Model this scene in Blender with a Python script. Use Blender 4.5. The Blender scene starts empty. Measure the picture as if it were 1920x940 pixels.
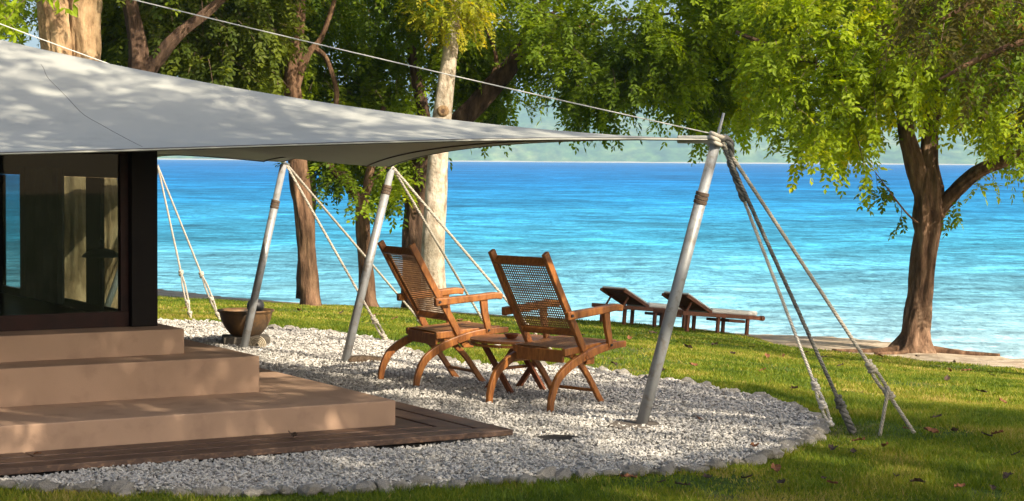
import bpy, bmesh, math, random
import numpy as np
from mathutils import Vector, Matrix
random.seed(7); RNG = np.random.default_rng(7)
R = math.radians
scene = bpy.context.scene
COL = scene.collection

# ------------------------------------------------------------------ camera
F, CX, CY, EYE = 3600.0, 960.0, 470.0, 1.7
PITCH = math.atan(170 / F); ROLL = 0.0069
_f = Vector((0, math.cos(PITCH), -math.sin(PITCH))); _u0 = Vector((0, math.sin(PITCH), math.cos(PITCH))); _r0 = Vector((1, 0, 0))
_r = _r0 * math.cos(ROLL) + _u0 * math.sin(ROLL); _u = -_r0 * math.sin(ROLL) + _u0 * math.cos(ROLL)
cam_d = bpy.data.cameras.new('camera'); cam = bpy.data.objects.new('camera', cam_d); COL.objects.link(cam)
cam_d.sensor_width = 36.0; cam_d.lens = 36.0 * F / 1920.0; cam_d.clip_start = 0.1; cam_d.clip_end = 30000
cam.matrix_world = Matrix(((_r.x, _u.x, -_f.x, 0), (_r.y, _u.y, -_f.y, 0), (_r.z, _u.z, -_f.z, EYE), (0, 0, 0, 1)))
scene.camera = cam
# ------------------------------------------------------------------ light
SUN_AZ, SUN_EL = 135.0, 33.0
world = bpy.data.worlds.new('World'); scene.world = world; world.use_nodes = True
wn = world.node_tree; wn.nodes.clear()
_o = wn.nodes.new('ShaderNodeOutputWorld'); _b = wn.nodes.new('ShaderNodeBackground'); _s = wn.nodes.new('ShaderNodeTexSky')
_s.sky_type = 'NISHITA'; _s.sun_disc = False; _s.sun_elevation = R(SUN_EL); _s.sun_rotation = R(SUN_AZ); _s.altitude = 0; _s.dust_density = 4.0; _s.air_density = .8; _s.ozone_density = .4
_b.inputs['Strength'].default_value = 0.13
wn.links.new(_s.outputs[0], _b.inputs[0]); wn.links.new(_b.outputs[0], _o.inputs[0])
sun_d = bpy.data.lights.new('sun', 'SUN'); sun = bpy.data.objects.new('sun', sun_d); COL.objects.link(sun)
sun_d.energy = 5.0; sun_d.angle = R(0.5); sun_d.color = (1.0, 0.88, 0.70)
sdir = Vector((math.sin(R(SUN_AZ)) * math.cos(R(SUN_EL)), math.cos(R(SUN_AZ)) * math.cos(R(SUN_EL)), math.sin(R(SUN_EL))))
sun.rotation_euler = sdir.to_track_quat('Z', 'Y').to_euler(); sun.location = (20, -5, 30)
vs = scene.view_settings
vs.view_transform = 'Standard'; vs.look = 'None'; vs.gamma = 1.0; vs.use_curve_mapping = False; vs.exposure = 0.85
scene.cycles.max_bounces = 8; scene.cycles.transparent_max_bounces = 12; scene.cycles.use_denoising = True

# ------------------------------------------------------------------ survey helpers: photo measurement -> world
def ray(px, py):
    d = _f + _r * ((px - CX) / F) - _u * ((py - CY) / F)
    return d
def D(px, py, Y):
    d = ray(px, py); t = Y / d.y
    return Vector((d.x * t, Y, EYE + d.z * t))
def G(px, py, z=0.0):
    d = ray(px, py); t = (z - EYE) / d.z
    return Vector((d.x * t, d.y * t, z))

# ------------------------------------------------------------------ value noise (numpy)
_P = RNG.random((64, 64, 64)).astype(np.float32)
def vnoise(x, y, z=0.0):
    x = np.asarray(x, float); y = np.asarray(y, float); z = np.asarray(z, float) + np.zeros_like(x)
    xi = np.floor(x).astype(int); yi = np.floor(y).astype(int); zi = np.floor(z).astype(int)
    fx = x - xi; fy = y - yi; fz = z - zi
    fx = fx * fx * (3 - 2 * fx); fy = fy * fy * (3 - 2 * fy); fz = fz * fz * (3 - 2 * fz)
    r = 0
    for a in (0, 1):
        for b in (0, 1):
            for c in (0, 1):
                w = (fx if a else 1 - fx) * (fy if b else 1 - fy) * (fz if c else 1 - fz)
                r = r + w * _P[(xi + a) % 64, (yi + b) % 64, (zi + c) % 64]
    return r
def fbm(x, y, z=0.0, o=4):
    s = 0; a = 0.5; k = 1.0; n = 0
    for i in range(o):
        s = s + a * vnoise(np.asarray(x) * k + 17.3 * i, np.asarray(y) * k + 5.1 * i, np.asarray(z) * k + 3.7 * i); n += a; a *= 0.5; k *= 2.03
    return s / n

# ------------------------------------------------------------------ object helpers
def tag(o, label=None, cat=None, group=None, kind=None):
    if label: o['label'] = label
    if cat: o['category'] = cat
    if group: o['group'] = group
    if kind: o['kind'] = kind
    return o
def empty(name, loc=(0, 0, 0), rz=0.0, label=None, cat=None, group=None):
    o = bpy.data.objects.new(name, None); COL.objects.link(o); o.location = loc; o.rotation_euler = (0, 0, rz)
    o.empty_display_size = 0.1
    return tag(o, label, cat, group)
def link_mesh(name, me, mat=None, parent=None):
    o = bpy.data.objects.new(name, me); COL.objects.link(o)
    if mat is not None: me.materials.append(mat)
    if parent is not None: o.parent = parent
    return o
def np_mesh(name, verts, faces, mat=None, parent=None, smooth=False, attrs=None):
    """verts (n,3); faces (m,k) constant k"""
    verts = np.asarray(verts, np.float32); faces = np.asarray(faces, np.int32)
    me = bpy.data.meshes.new(name); n = len(verts); m, k = faces.shape
    me.vertices.add(n); me.vertices.foreach_set('co', verts.ravel())
    me.loops.add(m * k); me.loops.foreach_set('vertex_index', faces.ravel())
    me.polygons.add(m); me.polygons.foreach_set('loop_start', np.arange(m, dtype=np.int32) * k)
    me.polygons.foreach_set('use_smooth', np.full(m, smooth, bool))
    me.update(calc_edges=True)
    for an, av in (attrs or {}).items():
        at = me.attributes.new(an, 'FLOAT', 'POINT'); at.data.foreach_set('value', np.asarray(av, np.float32))
    return link_mesh(name, me, mat, parent)
def copy_tree(o, parent=None):
    c = o.copy(); COL.objects.link(c); c.parent = parent
    for ch in [x for x in bpy.data.objects if x.parent is o]:
        k = copy_tree(ch, c); k.matrix_parent_inverse = ch.matrix_parent_inverse.copy()
    return c
def catmull(pts, n=6):
    P = [Vector(p) for p in pts]
    if len(P) < 3: 
        return [P[0].lerp(P[1], i / n) for i in range(n + 1)]
    out = []
    for i in range(len(P) - 1):
        p0 = P[i - 1] if i else P[0] * 2 - P[1]; p1 = P[i]; p2 = P[i + 1]; p3 = P[i + 2] if i + 2 < len(P) else P[-1] * 2 - P[-2]
        for k in range(n):
            t = k / n
            out.append(0.5 * ((2 * p1) + (p2 - p0) * t + (2 * p0 - 5 * p1 + 4 * p2 - p3) * t * t + (3 * p1 - p0 - 3 * p2 + p3) * t ** 3))
    out.append(P[-1]); return out
class MB:
    def __init__(s): s.v = []; s.f = []
    def add(s, vs_, fs_):
        b = len(s.v); s.v += [tuple(v) for v in vs_]; s.f += [tuple(i + b for i in f) for f in fs_]; return s
    def box(s, c, size, rot=None):
        c = Vector(c); h = Vector(size) * 0.5
        vv = [Vector((x * h.x, y * h.y, z * h.z)) for x in (-1, 1) for y in (-1, 1) for z in (-1, 1)]
        if rot is not None: vv = [rot @ v for v in vv]
        return s.add([c + v for v in vv], [(0, 1, 3, 2), (4, 6, 7, 5), (0, 4, 5, 1), (2, 3, 7, 6), (0, 2, 6, 4), (1, 5, 7, 3)])
    def sweep(s, pts, w, h, side=(1, 0, 0)):
        """rectangular section swept along pts; w along side, h across; w/h may be lists"""
        P = [Vector(p) for p in pts]; n = len(P); side = Vector(side).normalized(); vv = []
        for i, p in enumerate(P):
            t = (P[min(i + 1, n - 1)] - P[max(i - 1, 0)]).normalized(); up = side.cross(t).normalized(); sd = t.cross(up).normalized()
            ww = (w[i] if hasattr(w, '__len__') else w) * .5; hh = (h[i] if hasattr(h, '__len__') else h) * .5
            vv += [p + sd * ww + up * hh, p - sd * ww + up * hh, p - sd * ww - up * hh, p + sd * ww - up * hh]
        ff = []
        for i in range(n - 1):
            for k in range(4): ff.append((4 * i + k, 4 * i + (k + 1) % 4, 4 * i + 4 + (k + 1) % 4, 4 * i + 4 + k))
        ff += [(3, 2, 1, 0), tuple(4 * (n - 1) + k for k in range(4))]
        return s.add(vv, ff)
    def tube(s, pts, r, n=8, noise=0.0, caps=True, seed=0.0, lobes=0, furrow=0.0):
        P = [Vector(p) for p in pts]; m = len(P); vv = []; ff = []
        t0 = (P[1] - P[0]).normalized(); a = Vector((0, 0, 1)) if abs(t0.z) < .9 else Vector((1, 0, 0)); nn = t0.cross(a).normalized()
        if noise:
            cum = np.cumsum([0] + [(P[i + 1] - P[i]).length for i in range(m - 1)]); QQ, II = np.meshgrid(2 * np.pi * np.arange(n) / n, cum)
            E = 1 + noise * (fbm(np.cos(QQ) * 1.3 + seed, np.sin(QQ) * 1.3 + seed, II * 1.6, 3) - .5) * 2
            if lobes: E = E + noise * .6 * np.sin(lobes * QQ + seed + II * .5)
            if furrow: E = E - furrow * (1 - np.abs(2 * fbm(np.cos(QQ) * 4.5 + seed, np.sin(QQ) * 4.5, II * 1.5 + seed, 3) - 1)) ** 3
        for i, p in enumerate(P):
            t = (P[min(i + 1, m - 1)] - P[max(i - 1, 0)]).normalized(); nn = (nn - t * nn.dot(t)).normalized(); bb = t.cross(nn)
            rr = r[i] if hasattr(r, '__len__') else r
            for k in range(n):
                q = 2 * math.pi * k / n; e = 1.0
                if noise: e = E[i, k]
                vv.append(p + (nn * math.cos(q) + bb * math.sin(q)) * rr * e)
        for i in range(m - 1):
            for k in range(n): ff.append((i * n + k, i * n + (k + 1) % n, (i + 1) * n + (k + 1) % n, (i + 1) * n + k))
        if caps: ff += [tuple(reversed(range(n))), tuple((m - 1) * n + k for k in range(n))]
        return s.add(vv, ff)
    def lathe(s, prof, n=28, c=(0, 0, 0)):
        vv = []; ff = []; m = len(prof)
        for (r, z) in prof:
            for k in range(n): vv.append((c[0] + r * math.cos(2 * math.pi * k / n), c[1] + r * math.sin(2 * math.pi * k / n), c[2] + z))
        for i in range(m - 1):
            for k in range(n): ff.append((i * n + k, i * n + (k + 1) % n, (i + 1) * n + (k + 1) % n, (i + 1) * n + k))
        ff += [tuple(reversed(range(n))), tuple((m - 1) * n + k for k in range(n))]
        return s.add(vv, ff)
    def prism(s, poly, z0, z1):
        n = len(poly)
        return s.add([(p[0], p[1], z0) for p in poly] + [(p[0], p[1], z1) for p in poly],
                     [tuple(reversed(range(n))), tuple(range(n, 2 * n))] + [(i, (i + 1) % n, n + (i + 1) % n, n + i) for i in range(n)])
    def build(s, name, mat, parent=None, smooth=False, bevel=0.0, seg=2):
        me = bpy.data.meshes.new(name); me.from_pydata(s.v, [], s.f); me.update()
        bm = bmesh.new(); bm.from_mesh(me); bmesh.ops.recalc_face_normals(bm, faces=bm.faces); bm.to_mesh(me); bm.free()
        if smooth: me.polygons.foreach_set('use_smooth', np.ones(len(me.polygons), bool))
        o = link_mesh(name, me, mat, parent)
        if bevel:
            b = o.modifiers.new('bevel', 'BEVEL'); b.width = bevel; b.segments = seg; b.limit_method = 'ANGLE'; b.angle_limit = R(35)
        return o

# ------------------------------------------------------------------ materials
def nodes(name):
    m = bpy.data.materials.new(name); m.use_nodes = True; nt = m.node_tree; bs = nt.nodes['Principled BSDF']; return m, nt, bs
def N(nt, typ, **kw):
    n = nt.nodes.new(typ)
    for k, v in kw.items():
        if k in n.inputs: n.inputs[k].default_value = v
        else: setattr(n, k, v)
    return n
def noise_node(nt, scale, detail=5, stretch=(1, 1, 1), rough=.6, coord='Object'):
    tc = N(nt, 'ShaderNodeTexCoord'); mp = N(nt, 'ShaderNodeMapping'); mp.inputs['Scale'].default_value = stretch
    nz = N(nt, 'ShaderNodeTexNoise'); nz.inputs['Scale'].default_value = scale; nz.inputs['Detail'].default_value = detail; nz.inputs['Roughness'].default_value = rough
    nt.links.new(tc.outputs[coord], mp.inputs[0]); nt.links.new(mp.outputs[0], nz.inputs['Vector']); return nz
def ramp(nt, src, stops):
    r = N(nt, 'ShaderNodeValToRGB'); e = r.color_ramp.elements
    while len(e) < len(stops): e.new(.5)
    for i, (p, c) in enumerate(stops): e[i].position = p; e[i].color = (*c, 1)
    nt.links.new(src, r.inputs[0]); return r
def mixc(nt, fac, a, b, mode='MIX'):
    m = N(nt, 'ShaderNodeMix', data_type='RGBA', blend_type=mode)
    for s_, v in ((m.inputs[0], fac), (m.inputs[6], a), (m.inputs[7], b)):
        if hasattr(v, 'links') or hasattr(v, 'is_linked'): nt.links.new(v, s_)
        else: s_.default_value = v if not isinstance(v, tuple) else (*v, 1)
    return m.outputs[2]
def mat(name, c1, c2=None, scale=6, rough=.6, bump=0.0, bscale=None, spec=.3, metallic=0.0, stretch=(1, 1, 1), lo=.35, hi=.65, c3=None, s3=40, bdist=.01):
    m, nt, bs = nodes(name); bs.inputs['Roughness'].default_value = rough; bs.inputs['Specular IOR Level'].default_value = spec; bs.inputs['Metallic'].default_value = metallic
    c2 = c2 or tuple(x * .8 for x in c1)
    nz = noise_node(nt, scale, 5, stretch); rp = ramp(nt, nz.outputs['Fac'], [(lo, c1), (hi, c2)]); out = rp.outputs[0]
    if c3:
        n3 = noise_node(nt, s3, 4, stretch); r3 = ramp(nt, n3.outputs['Fac'], [(.52, (0, 0, 0)), (.66, (1, 1, 1))]); out = mixc(nt, r3.outputs[0], out, c3)
    nt.links.new(out, bs.inputs['Base Color'])
    if bump:
        nb = noise_node(nt, bscale or scale * 6, 6, stretch); b = N(nt, 'ShaderNodeBump'); b.inputs['Strength'].default_value = bump; b.inputs['Distance'].default_value = bdist
        nt.links.new(nb.outputs['Fac'], b.inputs['Height']); nt.links.new(b.outputs[0], bs.inputs['Normal'])
    return m
def bark(name, c1, c2, c3, zs=.25, scale=9, bump=.9):
    m, nt, bs = nodes(name); bs.inputs['Roughness'].default_value = .9; bs.inputs['Specular IOR Level'].default_value = .15
    nz = noise_node(nt, scale, 7, (1, 1, zs), .65); rp = ramp(nt, nz.outputs['Fac'], [(.3, c1), (.5, c2), (.72, c3)])
    n2 = noise_node(nt, 2.2, 4, (1, 1, .6)); r2 = ramp(nt, n2.outputs['Fac'], [(.35, (.55, .55, .5)), (.65, (1.25, 1.2, 1.15))])
    nt.links.new(mixc(nt, 1.0, rp.outputs[0], r2.outputs[0], 'MULTIPLY'), bs.inputs['Base Color'])
    nb = noise_node(nt, scale * 1.8, 8, (1, 1, zs), .7); b = N(nt, 'ShaderNodeBump'); b.inputs['Strength'].default_value = bump; b.inputs['Distance'].default_value = .06
    nt.links.new(nb.outputs['Fac'], b.inputs['Height']); nt.links.new(b.outputs[0], bs.inputs['Normal']); return m
def leafmat(name, stops, trans=.45):
    m, nt, bs = nodes(name); at = N(nt, 'ShaderNodeAttribute'); at.attribute_name = 'tint'
    rp = ramp(nt, at.outputs['Fac'], stops); bs.inputs['Roughness'].default_value = .55; bs.inputs['Specular IOR Level'].default_value = .2
    nt.links.new(rp.outputs[0], bs.inputs['Base Color'])
    tr = N(nt, 'ShaderNodeBsdfTranslucent'); hs = N(nt, 'ShaderNodeHueSaturation'); hs.inputs['Saturation'].default_value = 1.1; hs.inputs['Value'].default_value = 1.9; hs.inputs['Hue'].default_value = .49
    nt.links.new(rp.outputs[0], hs.inputs['Color']); nt.links.new(hs.outputs[0], tr.inputs[0])
    mx = N(nt, 'ShaderNodeMixShader'); mx.inputs[0].default_value = trans
    nt.links.new(bs.outputs[0], mx.inputs[1]); nt.links.new(tr.outputs[0], mx.inputs[2]); nt.links.new(mx.outputs[0], nt.nodes['Material Output'].inputs[0]); return m

M = {}
M['teak'] = mat('teak', (.36, .14, .032), (.22, .075, .019), 9, .42, .25, 60, .4, stretch=(4, 4, .8), c3=(.18, .06, .016), s3=14, bdist=.002)
M['teak_dark'] = mat('teak_dark', (.20, .066, .024), (.13, .042, .016), 9, .5, .25, 60, .3, stretch=(4, 4, 1), bdist=.002)
M['cane'] = mat('cane', (.33, .17, .065), (.22, .10, .04), 30, .55, .2, 200)
M['stucco'] = mat('stucco', (.40, .265, .18), (.35, .23, .155), 1.6, .85, .25, 140, .2, c3=(.315, .205, .14), s3=5, bdist=.004)
M['deck'] = mat('deck', (.10, .058, .040), (.062, .036, .026), 7, .5, .35, 45, .35, stretch=(.6, 5, 5), c3=(.17, .10, .06), s3=11, bdist=.004)
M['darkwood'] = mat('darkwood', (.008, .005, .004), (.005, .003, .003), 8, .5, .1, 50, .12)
M['redwood'] = mat('redwood', (.028, .009, .007), (.016, .006, .005), 8, .45, .1, 50, .15)
M['soffit'] = mat('soffit', (.10, .085, .065), (.08, .07, .055), 3, .8)
M['curtain'] = mat('curtain', (.10, .085, .07), (.06, .05, .045), 3, .9)
M['sheet'] = mat('sheet', (.62, .62, .60), (.5, .5, .5), 5, .9, .3, 12)
M['floorwood'] = mat('floorwood', (.12, .06, .035), (.08, .04, .025), 5, .4, stretch=(1, 8, 1))
M['sail'] = mat('sail', (.40, .405, .365), (.38, .385, .345), 1.1, .75, .12, 260, .2, c3=(.355, .36, .325), s3=3.5, bdist=.003)
M['seam'] = mat('seam', (.10, .09, .08), (.07, .06, .055), 20, .8)
M['steel'] = mat('steel', (.33, .34, .345), (.26, .265, .265), 5, .48, .15, 120, .45, metallic=.25, c3=(.22, .20, .175), s3=16, bdist=.001)
M['chrome'] = mat('chrome', (.75, .76, .78), (.6, .6, .62), 8, .18, 0, None, .6, metallic=.95)
M['strap'] = mat('strap', (.13, .09, .06), (.08, .055, .04), 40, .8)
M['rope'] = mat('rope', (.47, .43, .36), (.36, .32, .26), 30, .9, .4, 300, .15)
M['rope_white'] = mat('rope_white', (.64, .60, .54), (.5, .46, .4), 30, .9, .4, 300, .15)
M['rope_dark'] = mat('rope_dark', (.075, .075, .07), (.20, .19, .17), 26, .9, .4, 300, .15)
M['cable'] = mat('cable', (.55, .54, .5), (.45, .44, .4), 30, .5, spec=.4)
M['concrete'] = mat('concrete', (.15, .125, .10), (.09, .075, .06), 8, .9, .5, 60)
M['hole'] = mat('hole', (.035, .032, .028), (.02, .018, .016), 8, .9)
M['gravel'] = None
M['bronze'] = mat('bronze', (.20, .105, .035), (.095, .058, .032), 5, .5, .3, 40, .4, metallic=.25, c3=(.06, .045, .03), s3=7)
M['black'] = mat('black', (.03, .03, .032), (.018, .018, .02), 9, .45)
M['slab'] = mat('slab', (.12, .105, .085), (.08, .07, .055), 7, .9, .5, 50)
M['shell'] = mat('shell', (.52, .45, .34), (.36, .30, .21), 12, .8, .3, 60)
M['log'] = bark('log', (.07, .05, .035), (.16, .115, .08), (.26, .2, .15), 1, 12)
M['cushion'] = mat('cushion', (.80, .78, .74), (.70, .68, .64), 6, .9, .2, 40)
M['bark_brown'] = bark('bark_brown', (.05, .028, .018), (.16, .095, .06), (.30, .19, .12))
M['bark_dark'] = bark('bark_dark', (.03, .02, .015), (.095, .06, .042), (.18, .12, .085))
M['bark_pale'] = bark('bark_pale', (.20, .14, .09), (.56, .48, .39), (.70, .64, .56), .55, 8, .9)
M['bark_tan'] = bark('bark_tan', (.13, .075, .04), (.36, .245, .14), (.50, .38, .24), .6, 5, .8)
M['bark_red'] = bark('bark_red', (.05, .030, .019), (.17, .105, .068), (.34, .235, .16), .25, 8, 1.0)
M['twig'] = mat('twig', (.14, .09, .06), (.09, .06, .04), 10, .9)
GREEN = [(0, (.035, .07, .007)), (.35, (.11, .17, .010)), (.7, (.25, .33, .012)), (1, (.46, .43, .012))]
M['leaf'] = leafmat('leaf', GREEN)
M['leaf_dark'] = leafmat('leaf_dark', [(0, (.016, .03, .005)), (.5, (.055, .082, .009)), (1, (.18, .21, .014))], .4)  # leaf colour darkened to stand for foliage in shade
M['leaf_yellow'] = leafmat('leaf_yellow', [(0, (.07, .13, .012)), (.45, (.18, .24, .018)), (.8, (.36, .32, .02)), (1, (.50, .34, .02))], .5)
M['leaf_brown'] = leafmat('leaf_brown', [(0, (.04, .04, .008)), (.5, (.10, .085, .014)), (1, (.20, .11, .015))], .45)
M['grass'] = leafmat('grass', [(0, (.045, .085, .010)), (.45, (.12, .175, .014)), (.75, (.24, .25, .025)), (1, (.42, .32, .10))], .35)
M['dead_leaf'] = mat('dead_leaf', (.26, .105, .04), (.14, .06, .03), 14, .7, .4, 60)
M['dead_leaf_dark'] = mat('dead_leaf_dark', (.085, .05, .03), (.045, .03, .02), 14, .7, .4, 60)
def glassmat():
    m, nt, bs = nodes('glass'); tr = N(nt, 'ShaderNodeBsdfTransparent'); gl = N(nt, 'ShaderNodeBsdfGlossy'); gl.inputs['Roughness'].default_value = .02
    tr.inputs[0].default_value = (.74, .79, .78, 1); lw_ = N(nt, 'ShaderNodeLayerWeight'); lw_.inputs[0].default_value = .5; pw = N(nt, 'ShaderNodeMath', operation='POWER'); pw.inputs[1].default_value = 5; nt.links.new(lw_.outputs['Facing'], pw.inputs[0]); fr = N(nt, 'ShaderNodeMath', operation='MULTIPLY_ADD'); fr.inputs[1].default_value = .9; fr.inputs[2].default_value = .015; nt.links.new(pw.outputs[0], fr.inputs[0]); mx = N(nt, 'ShaderNodeMixShader')
    nt.links.new(fr.outputs[0], mx.inputs[0]); nt.links.new(tr.outputs[0], mx.inputs[1]); nt.links.new(gl.outputs[0], mx.inputs[2])
    nt.links.new(mx.outputs[0], nt.nodes['Material Output'].inputs[0]); return m
M['glass'] = glassmat()
def stonemat(name, a, b, dark):
    m, nt, bs = nodes(name); bs.inputs['Roughness'].default_value = .9; bs.inputs['Specular IOR Level'].default_value = .2
    at = N(nt, 'ShaderNodeAttribute'); at.attribute_name = 'tint'; rp = ramp(nt, at.outputs['Fac'], [(0, dark), (.25, b), (1, a)])
    nz = noise_node(nt, 60, 4); r2 = ramp(nt, nz.outputs['Fac'], [(.3, (.75, .73, .7)), (.6, (1.05, 1.05, 1.05))])
    nt.links.new(mixc(nt, 1.0, rp.outputs[0], r2.outputs[0], 'MULTIPLY'), bs.inputs['Base Color']); return m
M['gravel'] = stonemat('gravel', (.52, .50, .465), (.39, .375, .345), (.19, .175, .155))
M['gravel_base'] = mat('gravel_base', (.46, .44, .40), (.32, .30, .275), 30, .95, 1.0, 55, .1, bdist=.02)
M['edge_stone'] = mat('edge_stone', (.68, .63, .55), (.46, .42, .36), 9, .95, 1.0, 30, .1, c3=(.12, .11, .10), s3=16, bdist=.02)

# ------------------------------------------------------------------ ground
BORDER = [(350, 608), (430, 611), (500, 617), (570, 624), (640, 632), (720, 645), (780, 667), (870, 684), (1000, 690), (1100, 697), (1200, 712), (1300, 727), (1400, 745), (1470, 764),
          (1520, 786), (1538, 803), (1520, 824), (1470, 848), (1390, 869), (1270, 883), (1120, 892), (980, 902), (850, 911), (650, 921), (450, 927), (250, 924), (0, 914), (-250, 902)]
border = catmull([G(x, y) for x, y in BORDER], 6)
BX = np.array([p.x for p in border]); BY = np.array([p.y for p in border])
poly_x = np.concatenate([BX, [-9.0, -14.0, -14.0, -6.0]]); poly_y = np.concatenate([BY, [8.0, 12.0, 24.0, 22.0]])
def inside(px_, py_, X=None, Y=None):
    X = poly_x if X is None else X; Y = poly_y if Y is None else Y
    res = np.zeros(np.shape(px_), bool); j = len(X) - 1
    for i in range(len(X)):
        c = ((Y[i] > py_) != (Y[j] > py_)) & (px_ < (X[j] - X[i]) * (py_ - Y[i]) / (Y[j] - Y[i] + 1e-12) + X[i]); res ^= c; j = i
    return res
LAWN = [(-500, 540, 36), (300, 556, 33), (420, 563, 32), (600, 572, 31), (760, 579, 30.5), (860, 587, 30.5), (1050, 598, 31), (1200, 607, 32), (1300, 617, 31.5), (1390, 629, 30), (1450, 645, 28.2), (1600, 662, 26.9), (1720, 676, 25.8), (1920, 694, 24.5), (2600, 724, 21.8)]
SAND = [(-500, 531, 40), (300, 540, 38), (420, 554, 35.5), (500, 562, 34), (600, 569, 33), (760, 577, 32), (860, 585, 32), (1050, 596, 32.5), (1200, 606, 33.2), (1300, 615, 33), (1390, 624, 31.8), (1450, 626, 31), (1600, 633, 30.2), (1720, 642, 29.2), (1860, 661, 27.6), (1920, 671, 26.6), (2600, 705, 24)]
def tab(T):
    a = np.array([D(x, y, Y).x / Y for x, y, Y in T]); Yv = np.array([t[2] for t in T], float); z = np.array([D(*t).z for t in T]); return a, Yv, z
LA, LY, LZ = tab(LAWN); SA, SY, SZ = tab(SAND)
B0 = [(-900, 22), (350, 20), (500, 19.4), (640, 18.6), (780, 16.9), (1000, 15.8), (1200, 15), (1400, 13.9), (1540, 12.6), (1700, 12), (2600, 12)]
BA = np.array([(x - 960) / 3600 for x, _ in B0]); B0Y = np.array([y for _, y in B0], float)
SEA = -2.4
def terrain(X, Y):
    X = np.asarray(X, float); Y = np.asarray(Y, float)
    a = np.clip(X / np.maximum(Y, 4.0), -.40, .45)
    y0 = np.interp(a, BA, B0Y); ye = np.interp(a, LA, LY); ze = np.interp(a, LA, LZ); ys = np.interp(a, SA, SY); zs = np.interp(a, SA, SZ)
    ys = np.maximum(ys, ye + .3)
    t = np.clip((Y - y0) / (ye - y0), 0, 1); z = ze * (t ** 1.15)
    t2 = np.clip((Y - ye) / (ys - ye), 0, 1); z = np.where(Y > ye, ze + (zs - ze) * t2, z)
    t3 = np.clip((Y - ys) / 6.0, 0, 1); z = np.where(Y > ys, zs + (SEA - .25 - zs) * (t3 * (1.5 - .5 * t3)), z)
    t4 = np.clip((Y - ys - 6) / 200, 0, 1); z = z - t4 * 6
    lawn = (Y > y0) & (Y < ys)
    z = z + np.where(lawn, (fbm(X * .8, Y * .8, 0, 3) - .5) * .06 * np.clip((Y - y0) / 3, 0, 1), 0)
    sand = np.clip((Y - ye + .35 + (fbm(X * 1.3, Y * 1.3, 2., 3) - .5) * 1.2) / .5, 0, 1)
    return z, sand
def tz(X, Y): return float(terrain(np.array([X]), np.array([Y]))[0][0])
def GT(px, py):
    """ground point (on the real terrain) under a photo position"""
    d = ray(px, py); t = 8.0
    while t < 60:
        p = Vector((d.x * t, d.y * t, EYE + d.z * t))
        if p.z < tz(p.x, p.y): break
        t += .05
    return Vector((p.x, p.y, tz(p.x, p.y)))
xs = np.concatenate([[-4500, -1500, -400, -120, -60], np.arange(-36, 36.01, .3), [60, 120, 400, 1500, 4500]])
ys_ = np.concatenate([[-40, -20, 0], np.arange(4, 70, .3), [90, 140, 260, 600, 2000, 6500]])
gx, gy = np.meshgrid(xs, ys_); gz, gs = terrain(gx.ravel(), gy.ravel())
W = len(xs); ii = (np.arange(len(ys_) - 1)[:, None] * W + np.arange(W - 1)[None]).ravel()
def groundmat():
    m, nt, bs = nodes('ground'); bs.inputs['Roughness'].default_value = .95; bs.inputs['Specular IOR Level'].default_value = .1
    n1 = noise_node(nt, 1.2, 6); g1 = ramp(nt, n1.outputs['Fac'], [(.3, (.045, .085, .014)), (.5, (.075, .125, .02)), (.72, (.23, .185, .08))])
    n2 = noise_node(nt, 35, 5); g2 = ramp(nt, n2.outputs['Fac'], [(.35, (.55, .5, .45)), (.65, (1.2, 1.2, 1.1))]); lawn = mixc(nt, 1., g1.outputs[0], g2.outputs[0], 'MULTIPLY')
    n3 = noise_node(nt, 3, 6); sd = ramp(nt, n3.outputs['Fac'], [(.3, (.28, .21, .15)), (.5, (.46, .37, .27)), (.7, (.60, .52, .41))])
    at = N(nt, 'ShaderNodeAttribute'); at.attribute_name = 'sand'
    nt.links.new(mixc(nt, at.outputs['Fac'], lawn, sd.outputs[0]), bs.inputs['Base Color'])
    nb = noise_node(nt, 14, 7); b = N(nt, 'ShaderNodeBump'); b.inputs['Strength'].default_value = .8; b.inputs['Distance'].default_value = .05; nt.links.new(nb.outputs['Fac'], b.inputs['Height']); nt.links.new(b.outputs[0], bs.inputs['Normal']); return m
ground = np_mesh('ground', np.stack([gx.ravel(), gy.ravel(), gz - .012], 1), np.stack([ii, ii + 1, ii + W + 1, ii + W], 1), groundmat(), smooth=True, attrs={'sand': gs})
tag(ground, 'sloping green lawn running down to a sandy beach edge', 'lawn', kind='structure')

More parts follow.
